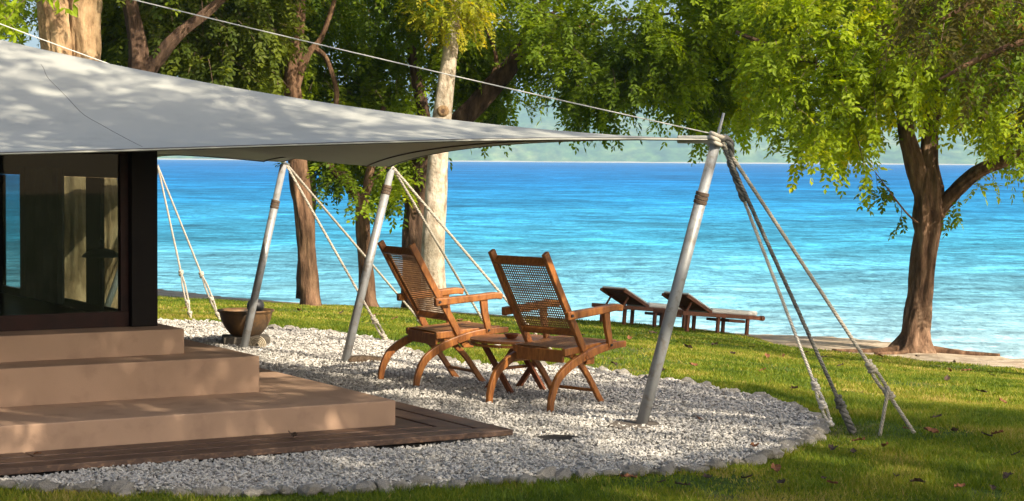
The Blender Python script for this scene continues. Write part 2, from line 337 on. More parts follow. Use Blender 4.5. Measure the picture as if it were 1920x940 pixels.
# ------------------------------------------------------------------ sea, island
def seamat():
    m, nt, bs = nodes('sea'); tc = N(nt, 'ShaderNodeTexCoord'); sp = N(nt, 'ShaderNodeSeparateXYZ'); nt.links.new(tc.outputs['Object'], sp.inputs[0])
    wob = noise_node(nt, .035, 4, (.35, 1, 1)); 
    mr = N(nt, 'ShaderNodeMath', operation='LOGARITHM'); mr.inputs[1].default_value = 10; nt.links.new(sp.outputs['Y'], mr.inputs[0])
    ad = N(nt, 'ShaderNodeMath', operation='MULTIPLY_ADD'); ad.inputs[1].default_value = .22; nt.links.new(wob.outputs['Fac'], ad.inputs[0]); nt.links.new(mr.outputs[0], ad.inputs[2])
    mp = N(nt, 'ShaderNodeMapRange'); mp.inputs['From Min'].default_value = 1.6; mp.inputs['From Max'].default_value = 3.4; nt.links.new(ad.outputs[0], mp.inputs['Value'])
    rp = ramp(nt, mp.outputs[0], [(.05, (.36, .50, .52)), (.15, (.15, .39, .48)), (.27, (.05, .30, .45)), (.42, (.02, .22, .43)), (.60, (.007, .155, .385)), (.9, (.004, .12, .34))])
    # light and shade of wind streaks and chop, painted into colour at several sizes, long side parallel to the shore
    col = rp.outputs[0]
    for sc, st, lo, hi in ((1.9, (.6, 1, 1), .68, 1.32), (.7, (.5, 1, 1), .68, 1.32), (.2, (.6, .7, 1), .74, 1.26), (.06, (.6, .5, 1), .80, 1.20), (.011, (.6, .4, 1), .88, 1.12)):
        nz = noise_node(nt, sc, 4, st, .6); r2 = ramp(nt, nz.outputs['Fac'], [(.36, (lo, lo, lo)), (.64, (hi, hi, hi))]); col = mixc(nt, 1., col, r2.outputs[0], 'MULTIPLY')
    df = N(nt, 'ShaderNodeBsdfDiffuse'); gl = N(nt, 'ShaderNodeBsdfGlossy'); gl.inputs['Roughness'].default_value = .3; mx = N(nt, 'ShaderNodeMixShader'); mx.inputs[0].default_value = .07
    nt.links.new(col, df.inputs[0]); nt.links.new(df.outputs[0], mx.inputs[1]); nt.links.new(gl.outputs[0], mx.inputs[2]); nt.links.new(mx.outputs[0], nt.nodes['Material Output'].inputs[0])
    n1 = noise_node(nt, 1.6, 6, (1, .8, 1), .65); n2 = noise_node(nt, .16, 5, (1, .5, 1), .65); am = N(nt, 'ShaderNodeMath', operation='MULTIPLY_ADD'); am.inputs[1].default_value = 5.0
    nt.links.new(n2.outputs['Fac'], am.inputs[0]); nt.links.new(n1.outputs['Fac'], am.inputs[2])
    b = N(nt, 'ShaderNodeBump'); b.inputs['Strength'].default_value = 1.0; b.inputs['Distance'].default_value = .16; nt.links.new(am.outputs[0], b.inputs['Height']); nt.links.new(b.outputs[0], gl.inputs['Normal']); nt.links.new(b.outputs[0], df.inputs['Normal']); return m
rows = np.concatenate([[22.0], 24 * 1.0155 ** np.arange(0, 366)]); rows = rows[rows < 6600]
cols = np.concatenate([[-1.6, -.8], np.linspace(-.42, .42, 150), [.8, 1.6]])
Yg, Ag = np.meshgrid(rows, cols, indexing='ij'); Xg = Ag * Yg; Xg[:, 0] = -4600; Xg[:, -1] = 4600
sp_ = Yg * .0155
wv = ((fbm(Xg * .75, Yg * .6, 0, 2) - .5) * .26 * np.clip(1.2 - sp_ / .8, 0, 1) + (fbm(Xg * .22, Yg * .2, 9, 2) - .5) * .34 * np.clip(1.2 - sp_ / 3, 0, 1)) * np.clip((Yg - 38) / 22, .12, 1)
Wc = len(cols); ii = (np.arange(len(rows) - 1)[:, None] * Wc + np.arange(Wc - 1)[None]).ravel()
sea = np_mesh('sea', np.stack([Xg.ravel(), Yg.ravel(), (SEA + wv).ravel()], 1), np.stack([ii, ii + 1, ii + Wc + 1, ii + Wc], 1), seamat(), smooth=True)
tag(sea, 'rippled sea shading from pale turquoise to deep blue', 'sea', kind='structure')
ridge_px = np.array([-1500, -400, 300, 700, 860, 960, 1020, 1120, 1250, 1450, 1650, 1950, 2600, 3600]); ridge_y = np.array([235, 200, 182, 196, 190, 175, 167, 172, 184, 199, 208, 217, 232, 262])
def islandmat():
    m, nt, bs = nodes('island'); bs.inputs['Roughness'].default_value = 1; bs.inputs['Specular IOR Level'].default_value = 0
    n1 = noise_node(nt, .012, 6, (1, .35, 1.5), .7); g = ramp(nt, n1.outputs['Fac'], [(.32, (.03, .075, .03)), (.5, (.09, .16, .05)), (.66, (.20, .24, .09)), (.8, (.32, .28, .16))])
    n2 = noise_node(nt, .05, 5, (1, .4, 1.4), .7); g2 = ramp(nt, n2.outputs['Fac'], [(.35, (.5, .5, .5)), (.65, (1.4, 1.4, 1.3))]); gg = mixc(nt, 1., g.outputs[0], g2.outputs[0], 'MULTIPLY')
    tc = N(nt, 'ShaderNodeTexCoord'); sp2 = N(nt, 'ShaderNodeSeparateXYZ'); nt.links.new(tc.outputs['Object'], sp2.inputs[0])
    n3 = noise_node(nt, .01, 3); md = N(nt, 'ShaderNodeMath', operation='MULTIPLY_ADD'); md.inputs[1].default_value = -4.0; nt.links.new(n3.outputs['Fac'], md.inputs[0]); nt.links.new(sp2.outputs['Z'], md.inputs[2])
    mr = N(nt, 'ShaderNodeMapRange'); mr.inputs['From Min'].default_value = -2.6; mr.inputs['From Max'].default_value = -1.8; mr.inputs['To Min'].default_value = 1; mr.inputs['To Max'].default_value = 0; nt.links.new(md.outputs[0], mr.inputs['Value'])
    nt.links.new(mixc(nt, mr.outputs[0], gg, (.36, .33, .27)), bs.inputs['Base Color']); return m
ix = np.linspace(-2300, 2500, 420); iv = np.linspace(0, 1, 46); IX, IV = np.meshgrid(ix, iv)
yr = 4600.0; rz = np.interp(960 + 3600 * ix / yr, ridge_px, ridge_y); hh = (301 - rz) / 3600 * yr
base_y = 3650 + 120 * (fbm(ix * .003, ix * 0, 0, 3) - .5)
IY = base_y[None] + IV * (yr - base_y[None]) * 1.25
prof = np.where(IV < .8, (IV / .8) ** .75, 1 - (IV - .8) * 1.2)
IZ = SEA - .5 + (hh[None] + 2.5) * prof * (1 + (fbm(IX * .004, IY * .004, 1, 4) - .5) * .55 * np.sin(np.clip(IV / .8, 0, 1) * math.pi)) + (fbm(IX * .03, IY * .03, 4, 4) - .5) * 14 * np.clip(IV * 12, 0, 1)
Wc = len(ix); ii = (np.arange(len(iv) - 1)[:, None] * Wc + np.arange(Wc - 1)[None]).ravel()
isl = np_mesh('far_island', np.stack([IX.ravel(), IY.ravel(), IZ.ravel()], 1), np.stack([ii, ii + 1, ii + Wc + 1, ii + Wc], 1), islandmat(), smooth=True)
tag(isl, 'hazy forested hills across the water with a pale shoreline', 'hills', kind='structure')

# ------------------------------------------------------------------ gravel, edging
area = inside(gx.ravel(), gy.ravel())
gb = MB(); gb.add([(x, y, 0) for x, y in zip(poly_x, poly_y)], [tuple(range(len(poly_x)))])
gbo = gb.build('gravel_bed', M['gravel_base']); tag(gbo, 'flat bed under the white gravel beside the steps', 'gravel bed', kind='structure')
HU = Vector((math.sin(R(59.2)), math.cos(R(59.2)), 0)); HV = Vector((-HU.y, HU.x, 0))
CORNER = G(296, 612, .608); CORNER.z = 0
def H(u, v, z=0.0): return CORNER + HU * u + HV * v + Vector((0, 0, z))
def huv(p): d = Vector((p.x, p.y, 0)) - CORNER; return d.dot(HU), d.dot(HV)
n = 310000; sx = RNG.uniform(-5.6, 2.2, n); sy = 8.9 + 11.3 * RNG.random(n) ** 1.25
keep = inside(sx, sy) & (np.abs(sx / sy) < .34)
ru = (sx - CORNER.x) * HU.x + (sy - CORNER.y) * HU.y; rv = (sx - CORNER.x) * HV.x + (sy - CORNER.y) * HV.y
UT, VT = huv(G(968, 806, .07)); keep &= ~((ru < UT - .03) & (rv > VT + .03))
_dh = G(1046, 826); keep &= (sx - _dh.x) ** 2 + (sy - _dh.y) ** 2 > .125 ** 2; _pf = G(1200, 806); keep &= (sx - _pf.x) ** 2 + (sy - _pf.y) ** 2 > .13 ** 2; keep &= RNG.random(n) < np.clip((13.5 / sy) ** 1.6, .25, 1)
sx, sy = sx[keep], sy[keep]; n = len(sx)
oct_v = np.array([(1, 0, 0), (-1, 0, 0), (0, 1, 0), (0, -1, 0), (0, 0, 1), (0, 0, -1)], float); oct_f = np.array([(0, 2, 4), (2, 1, 4), (1, 3, 4), (3, 0, 4), (2, 0, 5), (1, 2, 5), (3, 1, 5), (0, 3, 5)])
siz = RNG.uniform(.005, .0135, n) * np.clip((sy / 12) ** .5, .9, 1.4); v = oct_v[None] * RNG.uniform(.65, 1.35, (n, 6, 1)) + RNG.uniform(-.25, .25, (n, 6, 3))
v *= (siz[:, None] * np.stack([RNG.uniform(1.0, 2.0, n), RNG.uniform(.7, 1.1, n), RNG.uniform(.6, 1.0, n)], 1))[:, None, :]
th = RNG.uniform(0, 6.28, n); tl = RNG.uniform(-.7, .7, n)
x1 = v[..., 0] * np.cos(tl)[:, None] - v[..., 2] * np.sin(tl)[:, None]; z1 = v[..., 0] * np.sin(tl)[:, None] + v[..., 2] * np.cos(tl)[:, None]
vx = x1 * np.cos(th)[:, None] - v[..., 1] * np.sin(th)[:, None] + sx[:, None]; vy = x1 * np.sin(th)[:, None] + v[..., 1] * np.cos(th)[:, None] + sy[:, None]
mound = (fbm(sx * 1.6, sy * 1.6, 3, 3) - .45) * .06
vz = z1 + (mound + RNG.uniform(.0, .022, n) + .008)[:, None]
tint = np.repeat(np.clip(RNG.normal(.62, .30, n), 0, 1), 6)
gv = np_mesh('gravel', np.stack([vx.ravel(), vy.ravel(), vz.ravel()], 1), (oct_f[None] + np.arange(n)[:, None, None] * 6).reshape(-1, 3), M['gravel'], attrs={'tint': tint})
tag(gv, 'loose white coral gravel spread around the steps and chairs', 'gravel', kind='stuff')
# low rubble edging
edge = empty('stone_edging', border[60], 0, 'low rough coral stone edging curving round the white gravel', 'edging')
stone_meshes = []
for k in range(7):
    bm = bmesh.new(); bmesh.ops.create_icosphere(bm, subdivisions=2, radius=1)
    for vv in bm.verts:
        c = vv.co; q = float(fbm(c.x * 1.9 + k * 7, c.y * 1.9 + 3, c.z * 1.9 + k, 4)); vv.co = c * (.35 + 1.35 * q)
    me = bpy.data.meshes.new('stone'); bm.to_mesh(me); bm.free(); me.materials.append(M['edge_stone']); stone_meshes.append(me)
acc = 0; last = border[0]; step = .1; cnt = 0
for p in border[1:]:
    seg = (p - last).length; d0 = 0
    while acc + (seg - d0) >= step:
        d0 += step - acc; acc = 0; q = last.lerp(p, d0 / seg)
        if abs(q.x / q.y) < .29 and cnt < 298:
            s = random.uniform(.028, .058); step = s * 1.55
            o = bpy.data.objects.new('stone', random.choice(stone_meshes)); COL.objects.link(o); o.parent = edge
            o.location = q + Vector((random.uniform(-.04, .04), random.uniform(-.05, .05), random.uniform(-.005, .02))) - edge.location
            o.scale = (s * random.uniform(.9, 1.4), s * random.uniform(.8, 1.1), s * random.uniform(.5, .8)); o.rotation_euler = (random.uniform(-.3, .3), random.uniform(-.3, .3), random.uniform(0, 6.28)); cnt += 1
    acc += seg - d0; last = p

# ------------------------------------------------------------------ grass
def blades(n, x0, x1, y0, y1, hmin, hmax, wid, ypow=1.0):
    x = RNG.uniform(x0, x1, n); y = y0 + (y1 - y0) * RNG.random(n) ** ypow
    z, sand = terrain(x, y); bare = fbm(x * 1.1 + 70, y * .9, 5, 3); k = ~inside(x, y) & (np.abs(x / y) < .31) & (RNG.random(n) > np.clip((bare - .58) * 9, 0, .85)) & (RNG.random(n) > sand * 1.3)
    x, y, z = x[k], y[k], z[k]; n = len(x); clump = fbm(x * 2.5, y * 2.5, 1, 3)
    h = RNG.uniform(hmin, hmax, n) * (.3 + 1.1 * clump); a = RNG.uniform(0, 6.28, n); le = RNG.normal(0, .5, (n, 2)) * h[:, None]
    w = wid * RNG.uniform(.7, 1.3, n); z = z - .012
    p0 = np.stack([x - np.cos(a) * w, y - np.sin(a) * w, z], 1); p1 = np.stack([x + np.cos(a) * w, y + np.sin(a) * w, z], 1); p2 = np.stack([x + le[:, 0], y + le[:, 1], z + h], 1)
    dry = fbm(x * .9 + 40, y * .9, 3, 3); t = np.clip(-.25 + .75 * dry + .75 * fbm(x * 3.2 + 9, y * 2.2, 7, 3) + RNG.normal(0, .15, n) + np.where(RNG.random(n) < .05, .35, 0), 0, 1)
    return np.stack([p0, p1, p2], 1).reshape(-1, 3), np.repeat(t, 3)
bl = [blades(420000, -3, 4.4, 8.6, 15, .018, .05, .0035), blades(260000, -4.5, 6.5, 14.5, 22, .018, .045, .0055), blades(240000, -9, 9.5, 21, 34, .015, .04, .010)]
vv = np.concatenate([b[0] for b in bl]); tt = np.concatenate([b[1] for b in bl])
gr = np_mesh('grass', vv, np.arange(len(vv)).reshape(-1, 3), M['grass'], attrs={'tint': tt}); tag(gr, 'short green grass with dry patches covering the lawn', 'grass', kind='stuff')

# ------------------------------------------------------------------ villa: deck, steps, walls
villa = empty('villa', H(-3.3, 3.3, 0), 0, 'dark timber villa with glazed front standing on three terracotta plaster steps', 'villa')
def V(name, mb, m, **k):
    par = k.pop('parent', villa); o = mb.build(name, m, par, **k); o.matrix_parent_inverse = Matrix.Translation(-villa.location); return o
rotH = Matrix.Rotation(math.atan2(HU.y, HU.x), 3, 'Z')
def hbox(u0, u1, v0, v1, z0, z1):
    return MB().box(H((u0 + u1) / 2, (v0 + v1) / 2, (z0 + z1) / 2), (abs(u1 - u0), abs(v1 - v0), abs(z1 - z0)), rotH)
U1, V1 = huv(G(742, 797, .07)); U2, V2 = huv(G(487, 734.6, .222)); U3, V3 = huv(G(346, 663, .449)); UT, VT = huv(G(968, 806, .07))
BIG = 8.6
def step(u, v, z0, z1): return hbox(-BIG - u, u, v, BIG - v, z0, z1)
for (u, v, z0, z1) in ((U1, V1, -.02, .222), (U2, V2, .20, .449), (U3, V3, .44, .608)):
    V('step', step(u, v, z0, z1), M['stucco'], bevel=.008)
deck = empty('timber_deck', H(UT - .3, VT + .3, 0), 0, 'low dark timber boardwalk with a pointed corner at the foot of the steps', 'deck')
def DK(name, mb, m, **k):
    o = mb.build(name, m, deck, **k); o.matrix_parent_inverse = Matrix.Translation(-deck.location); return o
nb = 3; fw = (V1 - VT) / nb
for i in range(nb):        # front boards, mitred at the corner
    v0 = VT + i * fw + .013; v1 = VT + (i + 1) * fw - .013
    m0 = UT - (v0 - VT) * (UT - U1) / (V1 - VT); m1 = UT - (v1 - VT) * (UT - U1) / (V1 - VT)
    cuts = [-8.5, -3.1 + .7 * i, None] 
    for a, b in ((-8.5, -2.9 + .8 * i), (-2.89 + .8 * i, None)):
        poly = [H(a, v0), H(b if b is not None else m0, v0), H(b if b is not None else m1, v1), H(a, v1)]
        DK('plank', MB().prism([(p.x, p.y) for p in poly], .035, .07 + random.uniform(-.002, .002)), M['deck'], bevel=.004)
sw = (UT - U1) / nb
for i in range(nb):        # side boards
    u0 = UT - i * sw - .012; u1 = UT - (i + 1) * sw + .012
    m0 = VT + (UT - u0) * (V1 - VT) / (UT - U1); m1 = VT + (UT - u1) * (V1 - VT) / (UT - U1)
    poly = [H(u0, m0 + .012), H(u0, 7), H(u1, 7), H(u1, m1 + .012)]
    DK('plank', MB().prism([(p.x, p.y) for p in poly], .035, .07 + random.uniform(-.002, .002)), M['deck'], bevel=.004)
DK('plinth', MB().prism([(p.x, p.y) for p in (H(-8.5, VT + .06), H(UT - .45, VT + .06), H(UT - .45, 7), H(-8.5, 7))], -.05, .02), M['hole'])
FL, TOP = .608, 1.88
V('floor', hbox(-6.6, -.02, .06, 6.6, FL - .05, FL + .012), M['floorwood'])
V('ceiling', hbox(-6.6, 0, 0, 6.6, TOP, TOP + .05), M['soffit'])
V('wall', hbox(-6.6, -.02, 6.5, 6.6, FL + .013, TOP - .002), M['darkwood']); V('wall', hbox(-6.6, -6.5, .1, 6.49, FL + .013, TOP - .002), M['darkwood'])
# front: corner column, frames, glass
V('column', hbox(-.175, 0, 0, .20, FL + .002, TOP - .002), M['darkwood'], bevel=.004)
def window(u0, u1, fr=.05):
    w = V('window', hbox(u0, u1, .05, .12, FL + .002, FL + .10), M['redwood'])
    for nm, b in (('frame', hbox(u0, u0 + fr, .055, .115, FL + .102, TOP - .16)), ('frame', hbox(u1 - fr, u1, .055, .115, FL + .102, TOP - .16)), ('frame', hbox(u0, u1, .05, .12, TOP - .158, TOP - .003))):
        o = b.build(nm, M['redwood'], w)
        o.matrix_parent_inverse = Matrix.Identity(4)
    g = hbox(u0 + fr + .001, u1 - fr - .001, .08, .088, FL + .103, TOP - .162).build('pane', M['glass'], w)
    return w
window(-1.16, -.178); window(-2.25, -1.165); window(-3.3, -2.255); window(-4.4, -3.305); window(-6.49, -4.405, .06)
# right-hand wall: glazed doors facing the beach
def side(v0, v1, z0, z1, m, name, u0=-.08, u1=-.05, **k): return V(name, hbox(u0, u1, v0, v1, z0, z1), m, **k)
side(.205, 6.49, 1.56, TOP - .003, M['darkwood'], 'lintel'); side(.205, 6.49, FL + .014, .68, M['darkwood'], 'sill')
def sight(px, u):          # distance along the beach-side wall at which a sight line crosses it
    d = ray(px, 450); k = d.x / d.y; p = CORNER + HU * u; return (k * p.y - p.x) / (HV.x - k * HV.y)
A0, A1, B0_, B1, C0, C1 = [sight(px, -.065) for px in (228, 192, 165, 117, 41, 8)]
for a, b in ((.205, A0), (A1, B0_), (B1, C0), (C1, C1 + .2), (4.9, 5.1), (6.3, 6.49)):
    side(a, b, .682, 1.558, M['darkwood'], 'post')
for a, b in ((A0, A1), (B0_, B1), (C0, C1), (C1 + .2, 4.9), (5.1, 6.3)):
    side(a + .002, b - .002, .683, 1.557, M['glass'], 'pane', -.069, -.063)
cv0 = sight(116, -.17); cv1 = sight(42, -.17); cst = (cv1 - cv0) / 40
cu = MB()
for i in range(40):
    t0 = cv0 + i * cst
    p0 = H(-.17 + .025 * math.sin(i * 1.9), t0); p1 = H(-.17 + .025 * math.sin((i + 1) * 1.9), t0 + cst)
    cu.add([(p0.x, p0.y, .66), (p1.x, p1.y, .66), (p1.x, p1.y, 1.62), (p0.x, p0.y, 1.62)], [(0, 1, 2, 3)])
V('curtain', cu, M['curtain'], smooth=True)
bed = empty('bed', H(-2.2, 1.6, FL + .012), 0, 'low bed with pale grey cover seen through the front glass', 'bed')
def BD(name, b, m, **k):
    o = b.build(name, m, bed, **k); o.matrix_parent_inverse = Matrix.Translation(-bed.location); return o
BD('bed_base', hbox(-3.2, -.95, .75, 2.6, FL + .013, .68), M['redwood'], bevel=.01); BD('mattress', hbox(-3.2, -.97, .73, 2.62, .681, .77), M['sheet'], bevel=.04, seg=4)
BD('pillow', hbox(-3.1, -2.7, .9, 1.6, .771, .86), M['sheet'], bevel=.04, seg=4)
lp = D(190, 470, 12.98); lamp = empty('table_lamp', (lp.x, lp.y, FL + .012), 0, 'dark mushroom shaped lamp shade silhouetted behind the front glass', 'lamp')
MB().lathe([(.06, 0), (.06, .012), (.012, .02), (.012, .40)], 20).build('stand', M['black'], lamp, smooth=True)
zz = lp.z - FL - .012
MB().lathe([(.128, zz - .045), (.13, zz - .04), (.115, zz - .02), (.085, zz), (.04, zz + .012), (.016, zz + .018), (.014, zz + .05), (.022, zz + .06), (.008, zz + .075)], 28).build('lamp_shade', M['black'], lamp, smooth=True)

# ------------------------------------------------------------------ tent poles, sail canopy
def uvp(p): return huv(p)
P1b = G(1200, 806); P2b = G(645, 688); P3b = G(456, 657); P4b = G(203, 570)
def lean(base, px, py, direction):
    # top of a pole leaning in a known plan direction, seen at photo column px
    best = None
    for k in range(1, 2000):
        a = k * .001; q = base + direction * a; d = ray(px, py); x = d.x / d.y
        e = abs(q.x / q.y - x)
        if best is None or e < best[0]: best = (e, q)
    q = best[1]; z = D(px, py, q.y).z; return Vector((q.x, q.y, z))
dg1 = (HU - HV).normalized(); dg4 = (HU + HV * .6).normalized()
P1t = lean(P1b, 1344, 262, dg1); P2t = lean(P2b, 735, 312, HU); P3t = lean(P3b, 533, 303, HU); P4t = lean(P4b, 296, 312, dg4)
def pole(base, top, ext, r, label, strap, footing):
    t = empty('tent_pole', base, 0, label, 'pole', 'leaning canopy poles')
    L = lambda p: Vector(p) - base
    d = (top - base).normalized(); ln = (top - base).length
    MB().tube([L(base - d * .06), L(base + d * (ln * strap)), L(base + d * (ln * strap + .002)), L(top - d * .03)], [r, r, r * .86, r * .86], 20).build('shaft', M['steel'], t, smooth=True)
    b = MB()
    for j in range(3): b.tube([L(base + d * (ln * strap - .035 + j * .026)), L(base + d * (ln * strap - .012 + j * .026))], r * 1.13, 18)
    b.build('strap', M['strap'], t, bevel=.003)
    MB().tube([L(top - d * .05), L(top + d * ext)], [r * .35, r * .22], 10).build('spike', M['steel'], t, smooth=True)
    if footing: 
        fb = MB(); pts = []
        for k in range(9):
            q = 2 * math.pi * k / 9; rr = .21 * (.8 + .5 * random.random()); pts.append((rr * math.cos(q) * 1.05, rr * math.sin(q)))
        fb.prism(pts, .0, .040); fb.build('footing', M['concrete'], t, bevel=.012)
    return t
pole(P1b, P1t, .17, .038, 'tall grey steel pole in front of the loungers, lashed at the canopy point', .80, True)
pole(P2b, P2t, .01, .035, 'leaning grey pole just left of the two deck chairs', .88, False)
pole(P3b, P3t, .01, .035, 'leaning pale pole standing in front of the bronze bowl', .77, False)
pole(P4b, P4t, .02, .038, 'pale pole glimpsed through the glass of the villa', .8, False)
mastp = H(-3.3, 3.3)
u4, v4 = huv(P4t); u1_, v1_ = huv(P1t)
corners = [P1t, P2t, P3t, P4t, H(-8.9, v4 + .1, 1.75), H(-8.9, 3.3, 1.7), H(-9.1, v1_, 1.85)]
bows = [(.30, .065), (.10, .06), (.45, .09), (.6, .05), (.5, .05), (.5, .05), (.55, -.155)]
bpts = []
for i, c in enumerate(corners):
    c2 = corners[(i + 1) % len(corners)]; ins, bow = bows[i]; nn_ = 22
    e = (c2 - c); inward = Vector((-e.y, e.x, 0)).normalized()
    if inward.dot(mastp - c) < 0: inward = -inward
    for k in range(nn_):
        t = k / nn_; f = 4 * t * (1 - t); bpts.append(c.lerp(c2, t) + inward * ins * f + Vector((0, 0, bow * (f if i < 6 else f ** 2.5))))
PEAK = 3.4; rows_s = np.concatenate([[0, .004, .01, .02], np.linspace(.035, .97, 44)])
sv = []; nB = len(bpts)
def sailpt(b, s):
    p = b.lerp(Vector((mastp.x, mastp.y, b.z)), s); p.z = b.z + (PEAK - b.z) * s ** 1.65; return p
for s in rows_s:
    for b in bpts: sv.append(sailpt(b, s))
sf = [(i * nB + k, i * nB + (k + 1) % nB, (i + 1) * nB + (k + 1) % nB, (i + 1) * nB + k) for i in range(len(rows_s) - 1) for k in range(nB)]
sail = empty('sail_canopy', (mastp.x, mastp.y, 0), 0, 'grey tensioned fabric canopy sweeping from the villa to a point on the tall pole', 'canopy')
def SL(name, b, m, **k):
    o = b.build(name, m, sail, **k); o.matrix_parent_inverse = Matrix.Translation(-sail.location); return o
sb = MB(); sb.add(sv, sf); so = SL('membrane', sb, M['sail'], smooth=True)
sm = so.modifiers.new('solid', 'SOLIDIFY'); sm.thickness = .008; sm.offset = 0
wb = MB(); wb.tube([sailpt(b, .004) for b in bpts] + [sailpt(bpts[0], .004)], .009, 6, caps=False); SL('edge_cord', wb, M['seam'], smooth=True)
def seam(name, uvs, r=.004, dz=.004):
    b = MB(); b.tube([sailpt(bpts[int(k) % nB].lerp(bpts[(int(k) + 1) % nB], k - int(k)), s) + Vector((0, 0, dz)) for k, s in uvs], r, 5); SL(name, b, M['seam'])
seam('seam', [(k, .035) for k in np.arange(0, 154, 1.0)], .005, -.009)
for k0 in (6, 15, 26, 33, 48, 57, 137, 146): seam('seam', [(k0 + s * 2, s) for s in np.linspace(.01, .9, 30)], .0028, .0035)
def on_sail(px, py):       # boundary index and height fraction of a measured point on the cloth
    best = (1e9, 0, 0)
    for k in np.arange(133, 154, .25):
        bb = bpts[int(k) % nB].lerp(bpts[(int(k) + 1) % nB], k - int(k))
        for s_ in np.linspace(.0, .7, 90):
            d = sailpt(bb, s_) - Vector((0, 0, EYE)); e = (CX + F * d.dot(_r) / d.dot(_f) - px) ** 2 + (CY - F * d.dot(_u) / d.dot(_f) - py) ** 2
            if e < best[0]: best = (e, k, s_)
    return best[1], best[2]
sk = catmull([Vector((*on_sail(x, y), 0)) for x, y in ((74, 118), (100, 152), (140, 205), (195, 243), (262, 276))], 10)
seam('seam', [(p.x, max(p.y, .002)) for p in sk], .0016, .004)
SL('corner_tail', MB().sweep([sailpt(bpts[0], .03) + Vector((0, 0, -.005)), P1t + Vector((0, 0, 0)), P1t + (P1t - mastp).normalized() * .05], .05, .035, (0, 0, 1)), M['sail'], bevel=.01)
pl = MB(); t0 = P3t; dd = (P3t - mastp); dd.z = 0; dd.normalize(); sd_ = Vector((-dd.y, dd.x, 0))
pl.add([t0 + sd_ * .07 - dd * .20 + Vector((0, 0, .065)), t0 - sd_ * .07 - dd * .20 + Vector((0, 0, .05)), t0 - sd_ * .02 + dd * .05 - Vector((0, 0, .02)), t0 + sd_ * .02 + dd * .05 - Vector((0, 0, .02)),
        t0 + sd_ * .07 - dd * .20 + Vector((0, 0, .05)), t0 - sd_ * .07 - dd * .20 + Vector((0, 0, .035)), t0 - sd_ * .02 + dd * .05 - Vector((0, 0, .035)), t0 + sd_ * .02 + dd * .05 - Vector((0, 0, .035))],
       [(0, 1, 2, 3), (7, 6, 5, 4), (0, 4, 5, 1), (1, 5, 6, 2), (2, 6, 7, 3), (3, 7, 4, 0)])
SL('clamp_plate', pl, M['chrome'], bevel=.006)
SL('mast', MB().tube([Vector((mastp.x, mastp.y, 1.94)), Vector((mastp.x, mastp.y, 3.95))], [.06, .045], 16), M['steel'], smooth=True)
mt = Vector((mastp.x, mastp.y, 3.86))
def cable(target, label):
    pts = [mt.lerp(target, k / 24) - Vector((0, 0, .06 * 4 * (k / 24) * (1 - k / 24))) for k in range(25)]
    b = MB().tube(pts, .0042, 6).build('stay_cable', M['cable'], None, smooth=True); tag(b, label, 'cable', 'stay cables above the canopy')
cable(P1t + Vector((0, 0, .03)), 'long pale stay cable crossing the trees down to the tall front pole')
cable(P2t + Vector((0, 0, .03)), 'short stay cable at upper left running down behind the canopy edge')

# ------------------------------------------------------------------ guy ropes
def rope_mb(pts, r, pitch=.09, strands=3, nseg=10, sides=6):
    P = [Vector(p) for p in pts]; b = MB(); cum = [0]
    for i in range(1, len(P)): cum.append(cum[-1] + (P[i] - P[i - 1]).length)
    L = cum[-1]; n = max(6, int(L / pitch * nseg)); 
    def at(s):
        i = 1
        while i < len(P) - 1 and cum[i] < s: i += 1
        q = (s - cum[i - 1]) / max(cum[i] - cum[i - 1], 1e-6); return P[i - 1].lerp(P[i], q), (P[i] - P[i - 1]).normalized()
    for st in range(strands):
        path = []
        for k in range(n + 1):
            s = L * k / n; c, t = at(s); a = Vector((0, 1, 0)); x = t.cross(a).normalized(); y = x.cross(t); q = 2 * math.pi * (s / pitch + st / strands)
            path.append(c + (x * math.cos(q) + y * math.sin(q)) * r * .52)
        b.tube(path, r * .56, sides)
    return b
def knot_mb(c, t, r, turns=3, R_=None, stretch=1.0):
    R_ = R_ or r * 2.0; t = Vector(t).normalized(); x = t.cross(Vector((0, 1, .2))).normalized(); y = x.cross(t); pts = []
    for k in range(turns * 12 + 1):
        q = 2 * math.pi * k / 12; s = (k / (turns * 12) - .5) * turns * r * 1.7 * stretch
        pts.append(Vector(c) + t * s + (x * math.cos(q + .3 * math.sin(k)) + y * math.sin(q)) * R_ * (.85 + .25 * math.sin(k * .9)))
    return MB().tube(pts, r, 7)
